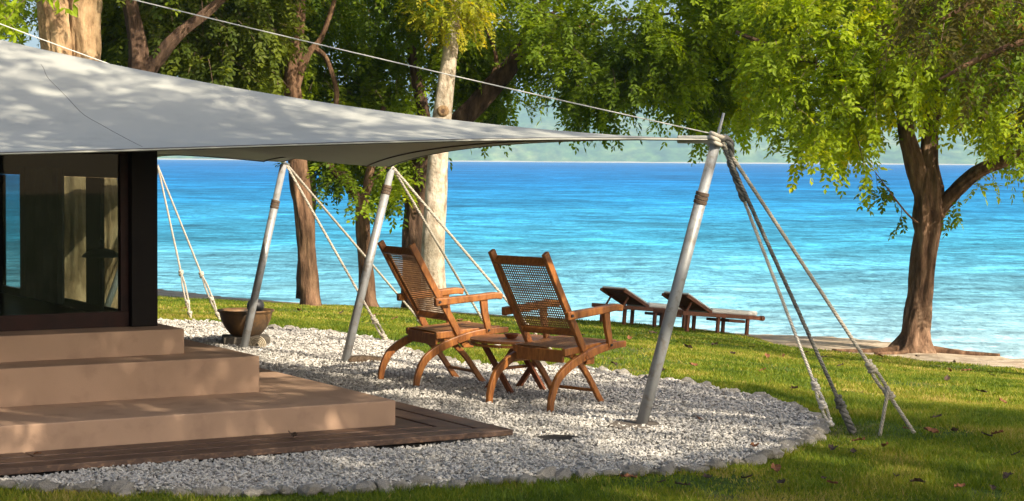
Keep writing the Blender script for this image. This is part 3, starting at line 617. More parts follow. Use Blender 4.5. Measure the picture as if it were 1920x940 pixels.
def guy(top, foot, r, m, label, knots=(), double=None, tail=None, fine=True, thick=None, cat='rope'):
    t = empty('guy_rope', foot, 0, label, cat, 'guy ropes of the canopy')
    L = lambda p: Vector(p) - foot; d = (foot - top)
    pitch = .07 if fine else .12; ns = 9 if fine else 6
    end = double[0] if double else 1.0
    rope_mb([L(top), L(top + d * end)], r, pitch, 3, ns, 5).build('rope', M[m], t, smooth=True)
    if double:
        a, b = double; sd = d.normalized().cross(Vector((0, 1, 0))).normalized() * r * 1.3
        for s_ in (-1, 1): rope_mb([L(top + d * a), L(top + d * (a * .7 + b * .3) + sd * s_), L(top + d * (a * .3 + b * .7) + sd * s_), L(top + d * b)], r * .95, pitch, 3, ns, 5).build('rope_loop', M[m], t, smooth=True)
        if b < 1: rope_mb([L(top + d * b), L(foot)], r, pitch, 3, ns, 5).build('rope', M[m], t, smooth=True)
    for kf, turns in knots: knot_mb(L(top + d * kf), d, r * 1.05, turns, r * 1.7).build('knot', M[m], t, smooth=True)
    if tail:
        kf, drop, off = tail; c = top + d * kf
        rope_mb(catmull([L(c), L(c + Vector((off[0] * .1, off[1], .03))), L(c + Vector((off[0] * .55, off[1], -drop * .45))), L(c + Vector((off[0], off[1], -drop)))], 5), r * .95, pitch, 3, ns, 5).build('rope_tail', M[m], t, smooth=True)
    if thick:
        a, b, f = thick; rope_mb([L(top + d * a), L(top + d * b)], r * f, pitch * 1.7, 3, ns, 6).build('splice', M[m], t, smooth=True)
    return t
top1 = P1t + Vector((.02, -.02, .005))
def on_line(top, foot, py):
    # fraction along the rope where it meets photo row py
    lo, hi = 0, 1
    for _ in range(40):
        mid = (lo + hi) / 2; p = top.lerp(foot, mid); d = p - Vector((0, 0, EYE)); row = CY - F * d.dot(_u) / d.dot(_f)
        if row < py: lo = mid
        else: hi = mid
    return lo
fA = G(1558, 800); fB = G(1600, 812); fC = G(1714, 812)
k1, k2 = on_line(top1, fA, 722), on_line(top1, fA, 757)
guy(top1, fA, .011, 'rope_white', 'white guy rope ending in a bunched knot beside the gravel edge', [(k1, 3), (k2, 3), (.985, 2)], (k1, 1.0))
k1 = on_line(top1, fB, 755)
guy(top1, fB, .013, 'rope_dark', 'thick dark braided guy rope between two white ropes', [(k1, 3)], None, None, True, (k1, 1.0, 1.9))
k1, k2 = on_line(top1, fC, 688), on_line(top1, fC, 738)
guy(top1, fC, .0125, 'rope', 'rightmost pale guy rope with two knots and a hanging tail end', [(k1, 3), (k2, 3)], (k1, k2), (k2, .30, (-.06, -.03)))
lash = empty('lashing', P1t, 0, 'bundle of dark twisted rope lashed round the top of the tall pole', 'lashing')
dR = (fB - top1).normalized(); 
rope_mb([Vector((-.01, -.02, .0)), Vector((.06, -.02, .01)), Vector((.085, -.02, -.03)), dR * .16 + Vector((.02, 0, 0)), dR * .42], .024, .16, 3, 12, 6).build('rope', M['rope_dark'], lash, smooth=True)
knot_mb((0.0, 0, -.005), P1t - P1b, .014, 3, .05).build('knot', M['rope'], lash, smooth=True)
def small(top, px, py, label, ky):
    f = GT(px, py); ks = [on_line(top, f, y) for y in ky]
    guy(top, f, .012, 'rope', label, [(k, 3) for k in ks] + [(.97, 2)], (ks[0], .97) if ks else None, None, False)
small(P2t, 1046, 676, 'pale guy rope passing behind the back of the right deck chair', (640,))
small(P2t, 937, 655, 'pale guy rope running down behind the arm of the left deck chair', (615,))
small(P3t, 727, 645, 'pale guy rope with a loose knot at the gravel edge left of the deck chairs', (600, 630))
small(P3t, 812, 630, 'pale guy rope disappearing behind the left deck chair', (600,))
small(P4t, 358, 598, 'left of the two pale guy ropes beside the dark villa corner', (512, 568))
small(P4t, 412, 600, 'right of the two pale guy ropes, ending behind the bronze bowl', (515, 562))

# ------------------------------------------------------------------ deck chairs
def make_chair():
    t = empty('deck_chair'); tk = M['teak']; W2 = .245
    st = [(-.338, 1.057), (-.19, .80), (-.02, .525), (.113, .304)]
    for s in (-1, 1):
        MB().sweep(catmull([(s * W2, y, z) for y, z in st], 4), .032, .050, (1, 0, 0)).build('stile', tk, t, bevel=.005)
        arch = [(-.315, -.01), (-.30, .09), (-.245, .20), (-.16, .265), (-.05, .315), (.13, .368), (.30, .395), (.47, .402)]
        pts = catmull([(s * (W2 + .036), y, z) for y, z in arch], 4); n_ = len(pts)
        MB().sweep(pts, .032, [.042 + .018 * math.sin(math.pi * k / (n_ - 1)) for k in range(n_)], (1, 0, 0)).build('rear_leg', tk, t, bevel=.006)
        fl = catmull([(s * (W2 - .036), y, z) for y, z in [(-.04, .36), (.05, .30), (.14, .215), (.21, .125), (.265, .05), (.315, -.01)]], 4)
        MB().sweep(fl, .028, .042, (1, 0, 0)).build('front_leg', tk, t, bevel=.006)
        am = catmull([(s * (W2 + .045), y, z) for y, z in [(-.165, .628), (.02, .640), (.20, .652), (.34, .664), (.40, .655)]], 4); na = len(am)
        arm = MB().sweep(am, [.042 + .028 * (k / (na - 1)) for k in range(na)], [.058 - .012 * (k / (na - 1)) for k in range(na)], (1, 0, 0)).build('armrest', tk, t, bevel=.009, seg=3)
        MB().tube([(s * (W2 + .068), -.135, .631), (s * (W2 + .078), -.135, .631)], .010, 10).build('bolt', M['black'], arm)
        sp = catmull([(s * (W2 + .045), y, z) for y, z in [(.25, .64), (.262, .54), (.285, .45), (.295, .385)]], 4); ns = len(sp)
        asup = MB().sweep(sp, .028, [.062 - .020 * (k / (ns - 1)) for k in range(ns)], (1, 0, 0)).build('arm_support', tk, t, bevel=.005)
        MB().tube([(s * (W2 + .062), .29, .405), (s * (W2 + .069), .29, .405)], .009, 10).build('bolt', M['black'], asup)
        MB().sweep([(s * (W2 - .02), -.12, .375), (s * (W2 - .02), .43, .405)], .03, .05, (1, 0, 0)).build('seat_rail', tk, t, bevel=.004)
    def on_st(z): 
        y = -.338 + (1.057 - z) / .753 * .451; return y
    for z, h in ((.995, .06), (.505, .05)):
        y = on_st(z); MB().sweep([(-W2 + .018, y, z), (W2 - .018, y, z)], .026, h, (0, .86, -.51)).build('back_rail', tk, t, bevel=.004)
    ax = Vector((0, on_st(1) - on_st(.5), .5)).normalized(); o0 = Vector((0, on_st(.53), .53)); Lh = (Vector((0, on_st(.967), .967)) - o0).length; nor = Vector((0, -ax.z, ax.y))
    w = MB(); hw = .0042; wx = W2 - .017
    k = -wx
    while k <= wx:
        w.add([o0 + Vector((k - hw, 0, 0)) + nor * .001, o0 + Vector((k + hw, 0, 0)) + nor * .001, o0 + Vector((k + hw, 0, 0)) + ax * Lh + nor * .001, o0 + Vector((k - hw, 0, 0)) + ax * Lh + nor * .001], [(0, 1, 2, 3)]); k += .0195
    k = 0
    while k <= Lh:
        w.add([o0 + Vector((-wx, 0, 0)) + ax * (k - hw) - nor * .001, o0 + Vector((wx, 0, 0)) + ax * (k - hw) - nor * .001, o0 + Vector((wx, 0, 0)) + ax * (k + hw) - nor * .001, o0 + Vector((-wx, 0, 0)) + ax * (k + hw) - nor * .001], [(0, 1, 2, 3)]); k += .0195
    for sx_ in (-1, 1):
        w.box(o0 + Vector((sx_ * (wx - .006), 0, 0)) + ax * Lh * .5, (.014, .014, Lh), Matrix.Rotation(math.atan2(-ax.y, ax.z), 3, 'X'))
    cp = w.build('cane_back', M['cane'], t); smd = cp.modifiers.new('solid', 'SOLIDIFY'); smd.thickness = .0022
    sw_ = MB(); k = -.205
    while k <= .205: sw_.box((k, .155, .412 + .001), (.0115, .50, .002), Matrix.Rotation(.054, 3, 'X')); k += .0145
    k = -.09
    while k <= .40: sw_.box((0, k, .4005 + (k) * .054 + .0045), (.42, .0115, .002)); k += .0145
    sw_.build('cane_seat', M['cane'], t)
    MB().sweep([(-.215, .425, .395), (.215, .425, .395)], .032, .05, (0, 1, 0)).build('front_rail', tk, t, bevel=.004)
    MB().box((0, -.105, .345), (.425, .022, .085)).build('rear_apron', tk, t, bevel=.004)
    MB().tube([(-W2 - .06, .04, .335), (W2 + .06, .04, .335)], .013, 10).build('stretcher', tk, t)
    MB().tube([(-W2 + .03, .245, .085), (W2 - .03, .245, .085)], .012, 10).build('stretcher', tk, t)
    MB().box((W2 - .03, .16, .30), (.03, .09, .05)).build('rest_block', tk, t, bevel=.004); MB().box((-W2 + .03, .16, .30), (.03, .09, .05)).build('rest_block', tk, t, bevel=.004)
    return t
chA = make_chair(); chA.location = (.268, 13.21, .022); chA.rotation_euler = (0, 0, -R(42.5))
tag(chA, 'right wooden deck chair with cane back, nearer the tall pole', 'chair', 'wooden deck chairs on the gravel')
chB = copy_tree(chA); chB.location = (-.576, 14.41, .022); chB.rotation_euler = (0, 0, -R(58.5))
tag(chB, 'left wooden deck chair with cane back and sunlit orange arms', 'chair', 'wooden deck chairs on the gravel')
# round folding table + ashtray
tb = empty('round_table', (.03, 13.93, .02), -R(45), 'small round slatted wooden table between the two deck chairs', 'table')
for i in range(7):
    x0 = -.33 + i * .66 / 7 + .002; x1 = -.33 + (i + 1) * .66 / 7 - .002; up = []; dn = []
    for k in range(7):
        x = x0 + (x1 - x0) * k / 6; y = math.sqrt(max(.332 ** 2 - x * x, 1e-5)); up.append((x, y)); dn.append((x, -y))
    MB().prism(up + dn[::-1], .366, .386).build('top_slat', M['teak'], tb, bevel=.003)
rim = MB(); rp_ = [(.322 * math.cos(2 * math.pi * k / 48), .322 * math.sin(2 * math.pi * k / 48), .350) for k in range(49)]
rim.sweep(rp_, .018, .030, (0, 0, 1)); rim.build('rim', M['teak'], tb)
for y in (-.165, .165):
    for s in (-1, 1): MB().sweep([(s * .155, y + s * .014, .352), (-s * .155, y + s * .014, -.01)], .026, .042, (0, 1, 0)).build('leg', M['teak_dark'], tb, bevel=.004)
for x in (-.06, .06): MB().sweep([(x, -.165, .20 + x * .6), (x, .165, .20 + x * .6)], .022, .034, (0, 0, 1)).build('stretcher', M['teak'], tb, bevel=.003)
ab = D(959, 641, 13.86); at_ = MB().lathe([(.022, 0), (.034, .004), (.052, .03), (.055, .038), (.050, .038), (.032, .012), (.001, .010)], 24).build('bowl', M['teak_dark'], None, smooth=True)
at_.location = (ab.x, ab.y, .4065); tag(at_, 'small dark bowl on the round table between the deck chairs', 'bowl')

# ------------------------------------------------------------------ sun loungers
def make_lounger():
    t = empty('sun_lounger'); tk = M['teak_dark']; Wd = .31
    for s in (-1, 1):
        MB().box((s * Wd, 0, .30), (.045, 2.0, .07)).build('side_rail', tk, t, bevel=.005)
        for y in (-.80, -.05, .70): MB().box((s * (Wd - .046), y, .14), (.045, .06, .30)).build('leg', tk, t, bevel=.005)
        MB().tube([(s * (Wd - .03), 1.0, .30), (s * (Wd + .05), 1.0, .30)], .045, 16).build('handle_end', tk, t, bevel=.008)
    for i in range(11): MB().box((0, -.17 + i * .1, .318), (.57, .078, .022)).build('seat_slat', tk, t, bevel=.003)
    for y in (-.98, .96): MB().box((0, y, .30), (.57, .04, .06)).build('cross_rail', tk, t, bevel=.004)
    a = R(22); L = .68; bk = Matrix.Rotation(-a, 3, 'X'); o0 = Vector((0, -.24, .335))
    def bp(x, l, n_): return o0 + Vector((x, -math.cos(a) * l + math.sin(a) * n_, math.sin(a) * l + math.cos(a) * n_))
    br = MB(); 
    for s in (-1, 1): br.sweep([bp(s * .27, 0, 0), bp(s * .27, L, 0)], .035, .045, (1, 0, 0))
    b = br.build('backrest', tk, t, bevel=.004)
    for i in range(8): MB().box(bp(0, .04 + i * .084, .026), (.57, .07, .02), bk).build('back_slat', tk, b, bevel=.003)
    for s in (-1, 1): MB().sweep([bp(s * .2, .46, -.02), (s * .2, -.80, .30)], .02, .03, (1, 0, 0)).build('prop', tk, t)
    MB().box((0, .36, .375), (.56, 1.16, .085)).build('mattress', M['cushion'], t, bevel=.03, seg=3)
    MB().box(bp(0, .36, .053), (.54, .62, .03), bk).build('back_cushion', M['cushion'], t, bevel=.012, seg=3)
    MB().box((0, .45, .22), (.5, .42, .05)).build('tray', tk, t, bevel=.004)
    return t
lgA = make_lounger(); lg_loc = []
for o_, (px, py, Y, az, lab) in ((lgA, (1326, 613, 29.9, 47, 'nearer wooden sun lounger with white mattress, partly behind the tall pole')), (None, (1209, 604, 30.9, 47, 'farther wooden sun lounger at the lawn edge beside the right deck chair'))):
    o = o_ or copy_tree(lgA); p = D(px, py, Y); f = Vector((math.sin(R(az)), math.cos(R(az)), 0)); q0 = tz(p.x - f.x * .8, p.y - f.y * .8); q1 = tz(p.x + f.x * .7, p.y + f.y * .7)
    o.location = (p.x, p.y, (q0 + q1) / 2); o.rotation_euler = (math.atan2(q1 - q0, 1.5), 0, -R(az)); o.scale = (.94, .94, .9); tag(o, lab, 'sun lounger', 'sun loungers by the water')

# ------------------------------------------------------------------ bronze bowl with dipper, shell, log
pb = G(461, 648); pot = empty('bronze_bowl', pb, 0, 'large round bronze bowl standing on a stone slab by the steps', 'bowl')
pot.location.z = .09
MB().lathe([(.115, 0), (.145, .02), (.19, .075), (.222, .14), (.238, .20), (.242, .215), (.258, .222), (.26, .236), (.244, .238), (.225, .215), (.19, .12), (.12, .05), (.001, .04)], 40).build('bowl_body', M['bronze'], pot, smooth=True)
MB().lathe([(.21, .205), (.001, .206)], 32).build('water', M['black'], pot)
sl = MB().box((0, 0, .045), (.42, .36, .09)).build('stone_slab', M['slab'], None, bevel=.015); sl.location = pb; sl.rotation_euler = (0, 0, .2); tag(sl, 'dark stone slab under the bronze bowl', 'slab')
dp = empty('water_dipper', pb + Vector((.09, -.02, .335)), 0, 'dark round coconut dipper with long handle lying across the bronze bowl', 'dipper')
MB().lathe([(.001, -.035), (.05, -.03), (.075, 0), (.08, .03), (.072, .06), (.05, .085), (.001, .095)], 20).build('cup', M['black'], dp, smooth=True)
MB().tube([(-.03, 0, -.01), (-.16, -.04, -.075), (-.30, -.06, -.088)], [.012, .010, .012], 8).build('handle', M['black'], dp, smooth=True)
shp = G(482, 656); shl = empty('ammonite_stone', shp, R(-12), 'pale round stone with spiral rings beside the pole foot by the bronze bowl', 'stone')
MB().tube([(0, 0, .04), (0, .05, .04)], .075, 24).build('disc', M['slab'], shl, bevel=.012)
for k in range(5):
    r_ = .082 - k * .015; MB().tube([(r_ * math.cos(2 * math.pi * j / 30), -.004, .04 + r_ * math.sin(2 * math.pi * j / 30)) for j in range(31)], .0062, 6).build('ring', M['shell'], shl, smooth=True)
lgp = G(683, 688); lo = MB().tube(catmull([Vector((-.13, .0, .035)), Vector((-.03, .02, .045)), Vector((.1, .03, .04)), Vector((.22, .06, .03))], 4), [.045, .05, .052, .05, .05, .048, .05, .047, .046, .042, .038, .034, .028], 12, .35).build('driftwood_log', M['log'], None, smooth=True)
lo.location = lgp; tag(lo, 'short weathered log lying on the gravel beside a pole foot', 'log')
dh = G(1046, 826); dr = MB().lathe([(.14, .004), (.136, .016), (.12, .018), (.11, .012), (.10, .006), (.001, .005)], 28).build('drain_hole', M['hole'], None, smooth=True); dr.location = dh; tag(dr, 'dark round drain hole in the gravel in front of the chairs', 'drain')  # no real opening: near-black colour stands for the shade inside the drain

# ------------------------------------------------------------------ fallen leaves
def leaf_mesh(k, m):
    vv = []; ff = []; n_ = 7; rr = random.Random(k)
    for i in range(n_):
        t = i / (n_ - 1); w = math.sin(math.pi * min(t * .93 + .05, 1)) ** .8 * .42; z = .25 * math.sin(t * 3 + k) * .5 + .12
        for s in (-1, 0, 1): vv.append(((t - .5) * 1.5, s * w * rr.uniform(.85, 1.15), z + abs(s) * rr.uniform(.05, .35)))
    for i in range(n_ - 1):
        for j in (0, 1): ff.append((3 * i + j, 3 * i + j + 1, 3 * i + 4 + j, 3 * i + 3 + j))
    me = bpy.data.meshes.new('fallen_leaf'); me.from_pydata(vv, [], ff); me.materials.append(m); me.update(); return me
leafs = [leaf_mesh(k, M['dead_leaf'] if k % 2 else M['dead_leaf_dark']) for k in range(6)]
def fallen(p, s, label, group=None, k=None):
    o = bpy.data.objects.new('fallen_leaf', leafs[random.randrange(6) if k is None else k]); COL.objects.link(o); o.location = p; o.scale = (s, s, s); o.rotation_euler = (random.uniform(-.3, .3), random.uniform(-.3, .3), random.uniform(0, 6.28)); tag(o, label, 'leaf', group)
fallen(G(1414, 840, .045), .062, 'large orange brown dead leaf on the gravel near its right edge', k=1)
fallen(G(1312, 787, .04), .045, 'small orange dead leaf on the gravel behind the tall pole foot', k=3)
fallen(G(548, 821, .075), .065, 'curled dead leaf on the front deck board', k=0)
fallen(G(70, 853, .072), .035, 'tiny dead leaf on the deck boards at far left', k=1)
spots = [(1790, 682), (1700, 812), (1755, 790), (1745, 818), (1790, 815), (1850, 825), (1870, 822), (1560, 852), (1610, 836), (1600, 855), (1660, 845), (1680, 905), (1560, 914), (1465, 915), (1455, 890), (1720, 915), (1800, 922), (1860, 928), (1905, 860), (1890, 905), (1780, 700), (1812, 700), (1860, 708), (1880, 760), (1775, 716), (1545, 674), (1512, 664), (1470, 672), (1438, 674), (1490, 735), (1720, 672), (1840, 740), (1180, 908), (1240, 912), (1325, 905), (1280, 920), (1400, 905), (1545, 905), (1200, 660), (1290, 655), (1340, 652), (1375, 668), (1180, 640), (1240, 700), (1410, 655), (1300, 690), (1430, 700), (700, 596), (740, 602), (640, 590), (660, 612), (560, 585), (350, 582), (780, 620), (885, 640), (1110, 650), (1090, 632), (1150, 690), (450, 590), (1370, 640), (1225, 628), (770, 672), (862, 605), (1060, 625), (1575, 690), (1650, 672)]
for (x, y) in spots:
    p = GT(x, y); kk = random.randrange(6); fallen(p + Vector((0, 0, .02)), random.uniform(.035, .065) * (1 + .02 * max(0, p.y - 12)), 'dry orange brown fallen leaf lying in the grass of the lawn' if kk % 2 else 'shrivelled dark brown fallen leaf lying in the grass of the lawn', 'orange leaves on the lawn' if kk % 2 else 'dark leaves on the lawn', kk)

# ------------------------------------------------------------------ trees
def spray_mesh(base, axis, L, m_pairs, ll, lw, tint, whorl=False):
    """compound leaves: base,axis (n,3) -> verts, quads, tint"""
    n = len(base); axis = axis / np.linalg.norm(axis, axis=1, keepdims=True)
    side = np.cross(axis, np.array([0, 0, 1.0]) + RNG.normal(0, .25, (n, 3))); side /= np.linalg.norm(side, axis=1, keepdims=True) + 1e-9
    nor = np.cross(side, axis); V_ = []; T_ = []
    specs = []
    if whorl:
        for k in range(m_pairs * 2):
            q = 2 * math.pi * k / (m_pairs * 2) + .3 * (k % 3); specs.append((.0, math.cos(q), math.sin(q), .45))
    else:
        for k in range(m_pairs):
            for s in (-1, 1): specs.append(((k + .6) / m_pairs, s * .9, 0, .55))
        specs.append((1.0, 0, 0, 1.0))
    for (t, s, u, fwd) in specs:
        droop = np.array([0, 0, -1.0]) * (.35 + .5 * t)
        c = base + axis * (L * t)[:, None] + droop * (L * t * t * .4)[:, None]
        d = axis * fwd + side * s + nor * u + droop[None] * .45 + RNG.normal(0, .16, (n, 3)); d /= np.linalg.norm(d, axis=1, keepdims=True)
        l = (ll * RNG.uniform(.6, 1.3, n))[:, None]; w = np.cross(d, nor + RNG.normal(0, .35, (n, 3))); w /= np.linalg.norm(w, axis=1, keepdims=True) + 1e-9; w = w * (lw * RNG.uniform(.8, 1.2, n))[:, None]
        fold = nor * (lw * .25)[:, None]
        V_.append(np.stack([c, c + d * l * .5 + w + fold, c + d * l, c + d * l * .5 - w + fold], 1)); T_.append(np.clip(tint + RNG.normal(0, .03, n), 0, 1))
    Vv = np.stack(V_, 1).reshape(-1, 3); Tt = np.repeat(np.stack(T_, 1).reshape(-1), 4)
    return Vv, np.arange(len(Vv)).reshape(-1, 4), Tt
def grow(starts, length, droop, gap, outward=None, spread=.6):
    """drooping twigs from start points -> spray bases/axes, twig polylines"""
    n = len(starts); d = RNG.normal(0, 1, (n, 3)); d[:, 2] = d[:, 2] * .5 - .1
    if outward is not None: d = d * spread + outward
    d /= np.linalg.norm(d, axis=1, keepdims=True); L = length * RNG.uniform(.6, 1.3, n); k = max(3, int(length / gap)); B = []; A = []; paths = [starts]
    p = starts.copy()
    for i in range(k):
        d = d + np.array([0, 0, -droop / k]); d /= np.linalg.norm(d, axis=1, keepdims=True); p = p + d * (L / k)[:, None]; paths.append(p)
        B.append(p + RNG.normal(0, .02, (n, 3))); a = d + RNG.normal(0, .75, (n, 3)); a[:, 2] -= .25; A.append(a)
    return np.concatenate(B), np.concatenate(A), np.stack(paths, 1)
def twig_mesh(paths, r):
    n, k, _ = paths.shape; V_ = []
    for j in range(3):
        q = 2 * math.pi * j / 3; off = np.array([math.cos(q), math.sin(q), .2 * math.cos(q)]); V_.append(paths + off[None, None] * (r * np.linspace(1, .35, k))[None, :, None])
    Vv = np.stack(V_, 2).reshape(-1, 3); idx = np.arange(n * k * 3).reshape(n, k, 3); F_ = []
    for j in range(3): F_.append(np.stack([idx[:, :-1, j], idx[:, :-1, (j + 1) % 3], idx[:, 1:, (j + 1) % 3], idx[:, 1:, j]], -1).reshape(-1, 4))
    return Vv, np.concatenate(F_)
def crown(tree, parts, leafm, leaf=(.098, .026), L=.27, pairs=5, whorl=False, gap=.09, droop=.55, length=.48, tint=(.45, .2), sun_tint=None, name='crown'):
    """parts: list of (n,3) arrays of twig starts (world)"""
    st = np.concatenate(parts); c = st.mean(0); out = st - c; out[:, 2] *= .4; out /= np.linalg.norm(out, axis=1, keepdims=True) + 1e-6
    B, A, paths = grow(st, length, droop, gap, out * .5)
    n = len(B); big = fbm(B[:, 0] * .7 + 11, B[:, 1] * .7, B[:, 2] * .7, 2); t = np.clip(tint[0] + (big - .5) * 1.1 + RNG.normal(0, tint[1] * .4, n), 0, 1)
    if sun_tint is not None: t = np.clip(t + sun_tint(B), 0, 1)  # sunlight on the crown put into the leaf tint
    Vv, Ff, Tt = spray_mesh(B, A, np.full(n, L) * RNG.uniform(.7, 1.25, n), pairs, np.full(n, leaf[0]), np.full(n, leaf[1]), t, whorl)
    o = np_mesh(name, Vv - np.array(tree.location), Ff, leafm, tree, attrs={'tint': Tt})
    Vt, Ft = twig_mesh(paths, .006); np_mesh('twigs', Vt - np.array(tree.location), Ft, M['twig'], tree)['kind'] = 'stuff'
    return o
def region(n, x0, x1, ytop, bottom, Y0, Y1, thr=.42, ns=.9, seed=0.0):
    """twig starts filling a crown volume whose lower outline follows the photo's; uneven clumps"""
    bx = np.array([b[0] for b in bottom], float); by = np.array([b[1] for b in bottom], float); out = []; tot = 0
    while tot < n:
        px = RNG.uniform(x0, x1, n * 2); Y = RNG.uniform(Y0, Y1, n * 2); bt = np.interp(px, bx, by); py = ytop + (bt - ytop) * RNG.random(n * 2)
        yy = Y; X = (px - 960) / F * yy; Z = EYE + (300 + .0069 * (px - 960) - py) / F * yy
        k = fbm(X * ns + seed, yy * ns * .7 + seed, Z * ns, 3) > thr; out.append(np.stack([X, yy, Z], 1)[k]); tot += k.sum()
        if len(out) > 20: break
    return np.concatenate(out)[:n]
def trunk(tree, limbs, m, n=16, noise=.16, name='trunk', seed=1.0, lobes=0):
    b = MB(); L = Vector(tree.location)
    for pts, radii in limbs:
        q = catmull(pts, 14); rr = np.interp(np.linspace(0, 1, len(q)), np.linspace(0, 1, len(radii)), radii); b.tube([p - L for p in q], list(rr), int(n * 2.6), noise, True, seed, lobes, .0 if noise < .08 else .24)
    return b.build(name, m, tree, smooth=True)
def PX(pts, Y): return [D(p[0], p[1], Y + (p[2] if len(p) > 2 else 0)) for p in pts]

# right-hand tree
YR = 27.6; base = D(1712, 652, YR); tr = empty('broad_tree', (base.x, base.y, tz(base.x, base.y)), 0, 'broad tree at right with thick furrowed trunk rooted in the sand at the water edge', 'tree', 'trees along the shore')
trunk(tr, [(PX([(1713, 662), (1717, 630), (1726, 560), (1735, 480), (1742, 410), (1744, 350), (1746, 300)], YR), [.40, .255, .185, .19, .215, .21, .10])], M['bark_red'], 22, .16, lobes=5)
trunk(tr, [(PX([(1740, 395), (1722, 330), (1703, 262), (1690, 190), (1640, 90), (1600, -60)], YR), [.19, .17, .13, .11, .09, .05]), (PX([(1748, 390), (1742, 300), (1748, 230), (1770, 120), (1760, -40)], YR), [.17, .14, .12, .1, .06]),
           (PX([(1752, 405), (1790, 360), (1840, 318, -.4), (1910, 292, -.8), (2000, 250, -1)], YR), [.15, .12, .10, .09, .07]), (PX([(1690, 190), (1600, 150, -.5), (1500, 110, -1), (1380, 60, -1)], YR), [.08, .06, .05, .03]), (PX([(1765, 130), (1840, 60), (1930, 20)], YR), [.07, .05, .03])], M['bark_red'], 14, .14, 'limb')
rt = [(PX([(1705, 645), (1650, 652, -.15), (1600, 660, -.3), (1560, 655, -.2)], YR), [.10, .05, .035, .02]), (PX([(1725, 648), (1790, 655, -.3), (1840, 662, -.5), (1875, 668, -.6)], YR), [.10, .05, .035, .02]), (PX([(1700, 650), (1690, 665, -.5), (1640, 672, -.8)], YR), [.09, .04, .02])]
b = MB()
for pts, rr in rt:
    q = catmull(pts, 5); 
    for p in q: p.z = tz(p.x, p.y) + .005
    b.tube([p - tr.location for p in q], list(np.interp(np.linspace(0, 1, len(q)), np.linspace(0, 1, len(rr)), rr)), 9, .2)
b.build('root', M['bark_brown'], tr, smooth=True)
botR = [(1440, 140), (1465, 190), (1500, 258), (1540, 280), (1590, 282), (1630, 255), (1660, 190), (1700, 185), (1760, 190), (1800, 215), (1850, 250), (1900, 300), (1990, 290)]
crown(tr, [region(1250, 1440, 2050, -60, botR, YR - 2.6, YR + 2.4, .44, seed=3.0), region(260, 1440, 2200, -520, [(1400, -60), (2200, -60)], YR - 3, YR + 3, .4)], M['leaf'], sun_tint=lambda B: .26 * np.clip(1 - np.abs((B[:, 0] / B[:, 1] * F + 960) - 1590) / 200, 0, 1), tint=(.52, .22))  # sunlit part of this crown painted with brighter, yellower leaves
trunk(tr, [(PX([(1738, 430), (1705, 405, -.2), (1680, 375, -.3), (1650, 335, -.3), (1640, 322, -.3)], YR), [.022, .016, .012, .008, .004]), (PX([(1755, 415), (1785, 385, -.2), (1815, 352, -.3), (1850, 325, -.3)], YR), [.022, .014, .010, .005]), (PX([(1690, 388, -.25), (1672, 372, -.3), (1640, 368, -.3)], YR), [.010, .008, .004])], M['bark_brown'], 5, .1, 'branchlet')
low = [D(x, y, YR - .3) for x, y in ((1652, 337), (1672, 365), (1690, 388), (1642, 324), (1800, 368), (1825, 345), (1850, 325), (1640, 368), (1787, 384), (1664, 352), (1840, 330))]
crown(tr, [np.array([tuple(p) for p in low])], M['leaf'], length=.26, gap=.07, L=.2, tint=(.5, .2))

# tree whose long limb carries the hanging foliage in the middle
YM = 31.0; base = D(795, 585, YM); tm = empty('leaning_tree', (base.x, base.y, tz(base.x, base.y)), 0, 'dark trunked tree behind the pale trunk, its long limb sweeping right with hanging foliage', 'tree', 'trees along the shore')
trunk(tm, [(PX([(776, 592), (776, 540), (778, 450), (783, 360), (795, 300), (836, 255), (890, 200), (945, 140), (975, 95), (1000, 40), (1060, -60)], YM), [.26, .225, .21, .205, .205, .19, .18, .16, .12, .09, .05]),
           (PX([(800, 320), (796, 220), (775, 100), (770, -40)], YM), [.13, .11, .10, .07])], M['bark_dark'], 16, .15)
trunk(tm, [(PX([(950, 135), (985, 80), (1010, 62), (1060, 55), (1150, 40), (1300, 20)], YM), [.08, .06, .055, .05, .04, .02]), (PX([(890, 200), (930, 120), (905, 40)], YM), [.06, .04, .02]), (PX([(1010, 62), (1000, 38), (1050, 20)], YM), [.04, .04, .02]), (PX([(985, 90), (1100, 110), (1250, 120), (1350, 110)], YM), [.05, .04, .03, .015])], M['bark_brown'], 10, .12, 'limb')
botM = [(850, 120), (900, 205), (950, 215), (985, 120), (1000, 85), (1040, 80), (1060, 160), (1090, 205), (1140, 215), (1180, 150), (1230, 185), (1290, 235), (1340, 225), (1390, 215), (1430, 170), (1450, 60)]
crown(tm, [region(1000, 1010, 1450, -60, botM, YM - 1.6, YM + 2.0, .45, seed=8.0), region(330, 850, 1020, -60, botM, YM + .3, YM + 2.2, .42, seed=8.0), region(30, 870, 1010, -60, [(870, 40), (1010, 50)], YM - 1.5, YM, .3, seed=5.0), region(260, 700, 1480, -520, [(700, -60), (1500, -60)], YM - 3, YM + 3, .4)], M['leaf'], sun_tint=lambda B: .28 * np.clip(1 - np.abs((B[:, 0] / B[:, 1] * F + 960) - 1405) / 70, 0, 1) - .06, tint=(.45, .2))  # sunlit right end of the foliage painted by raised leaf tint

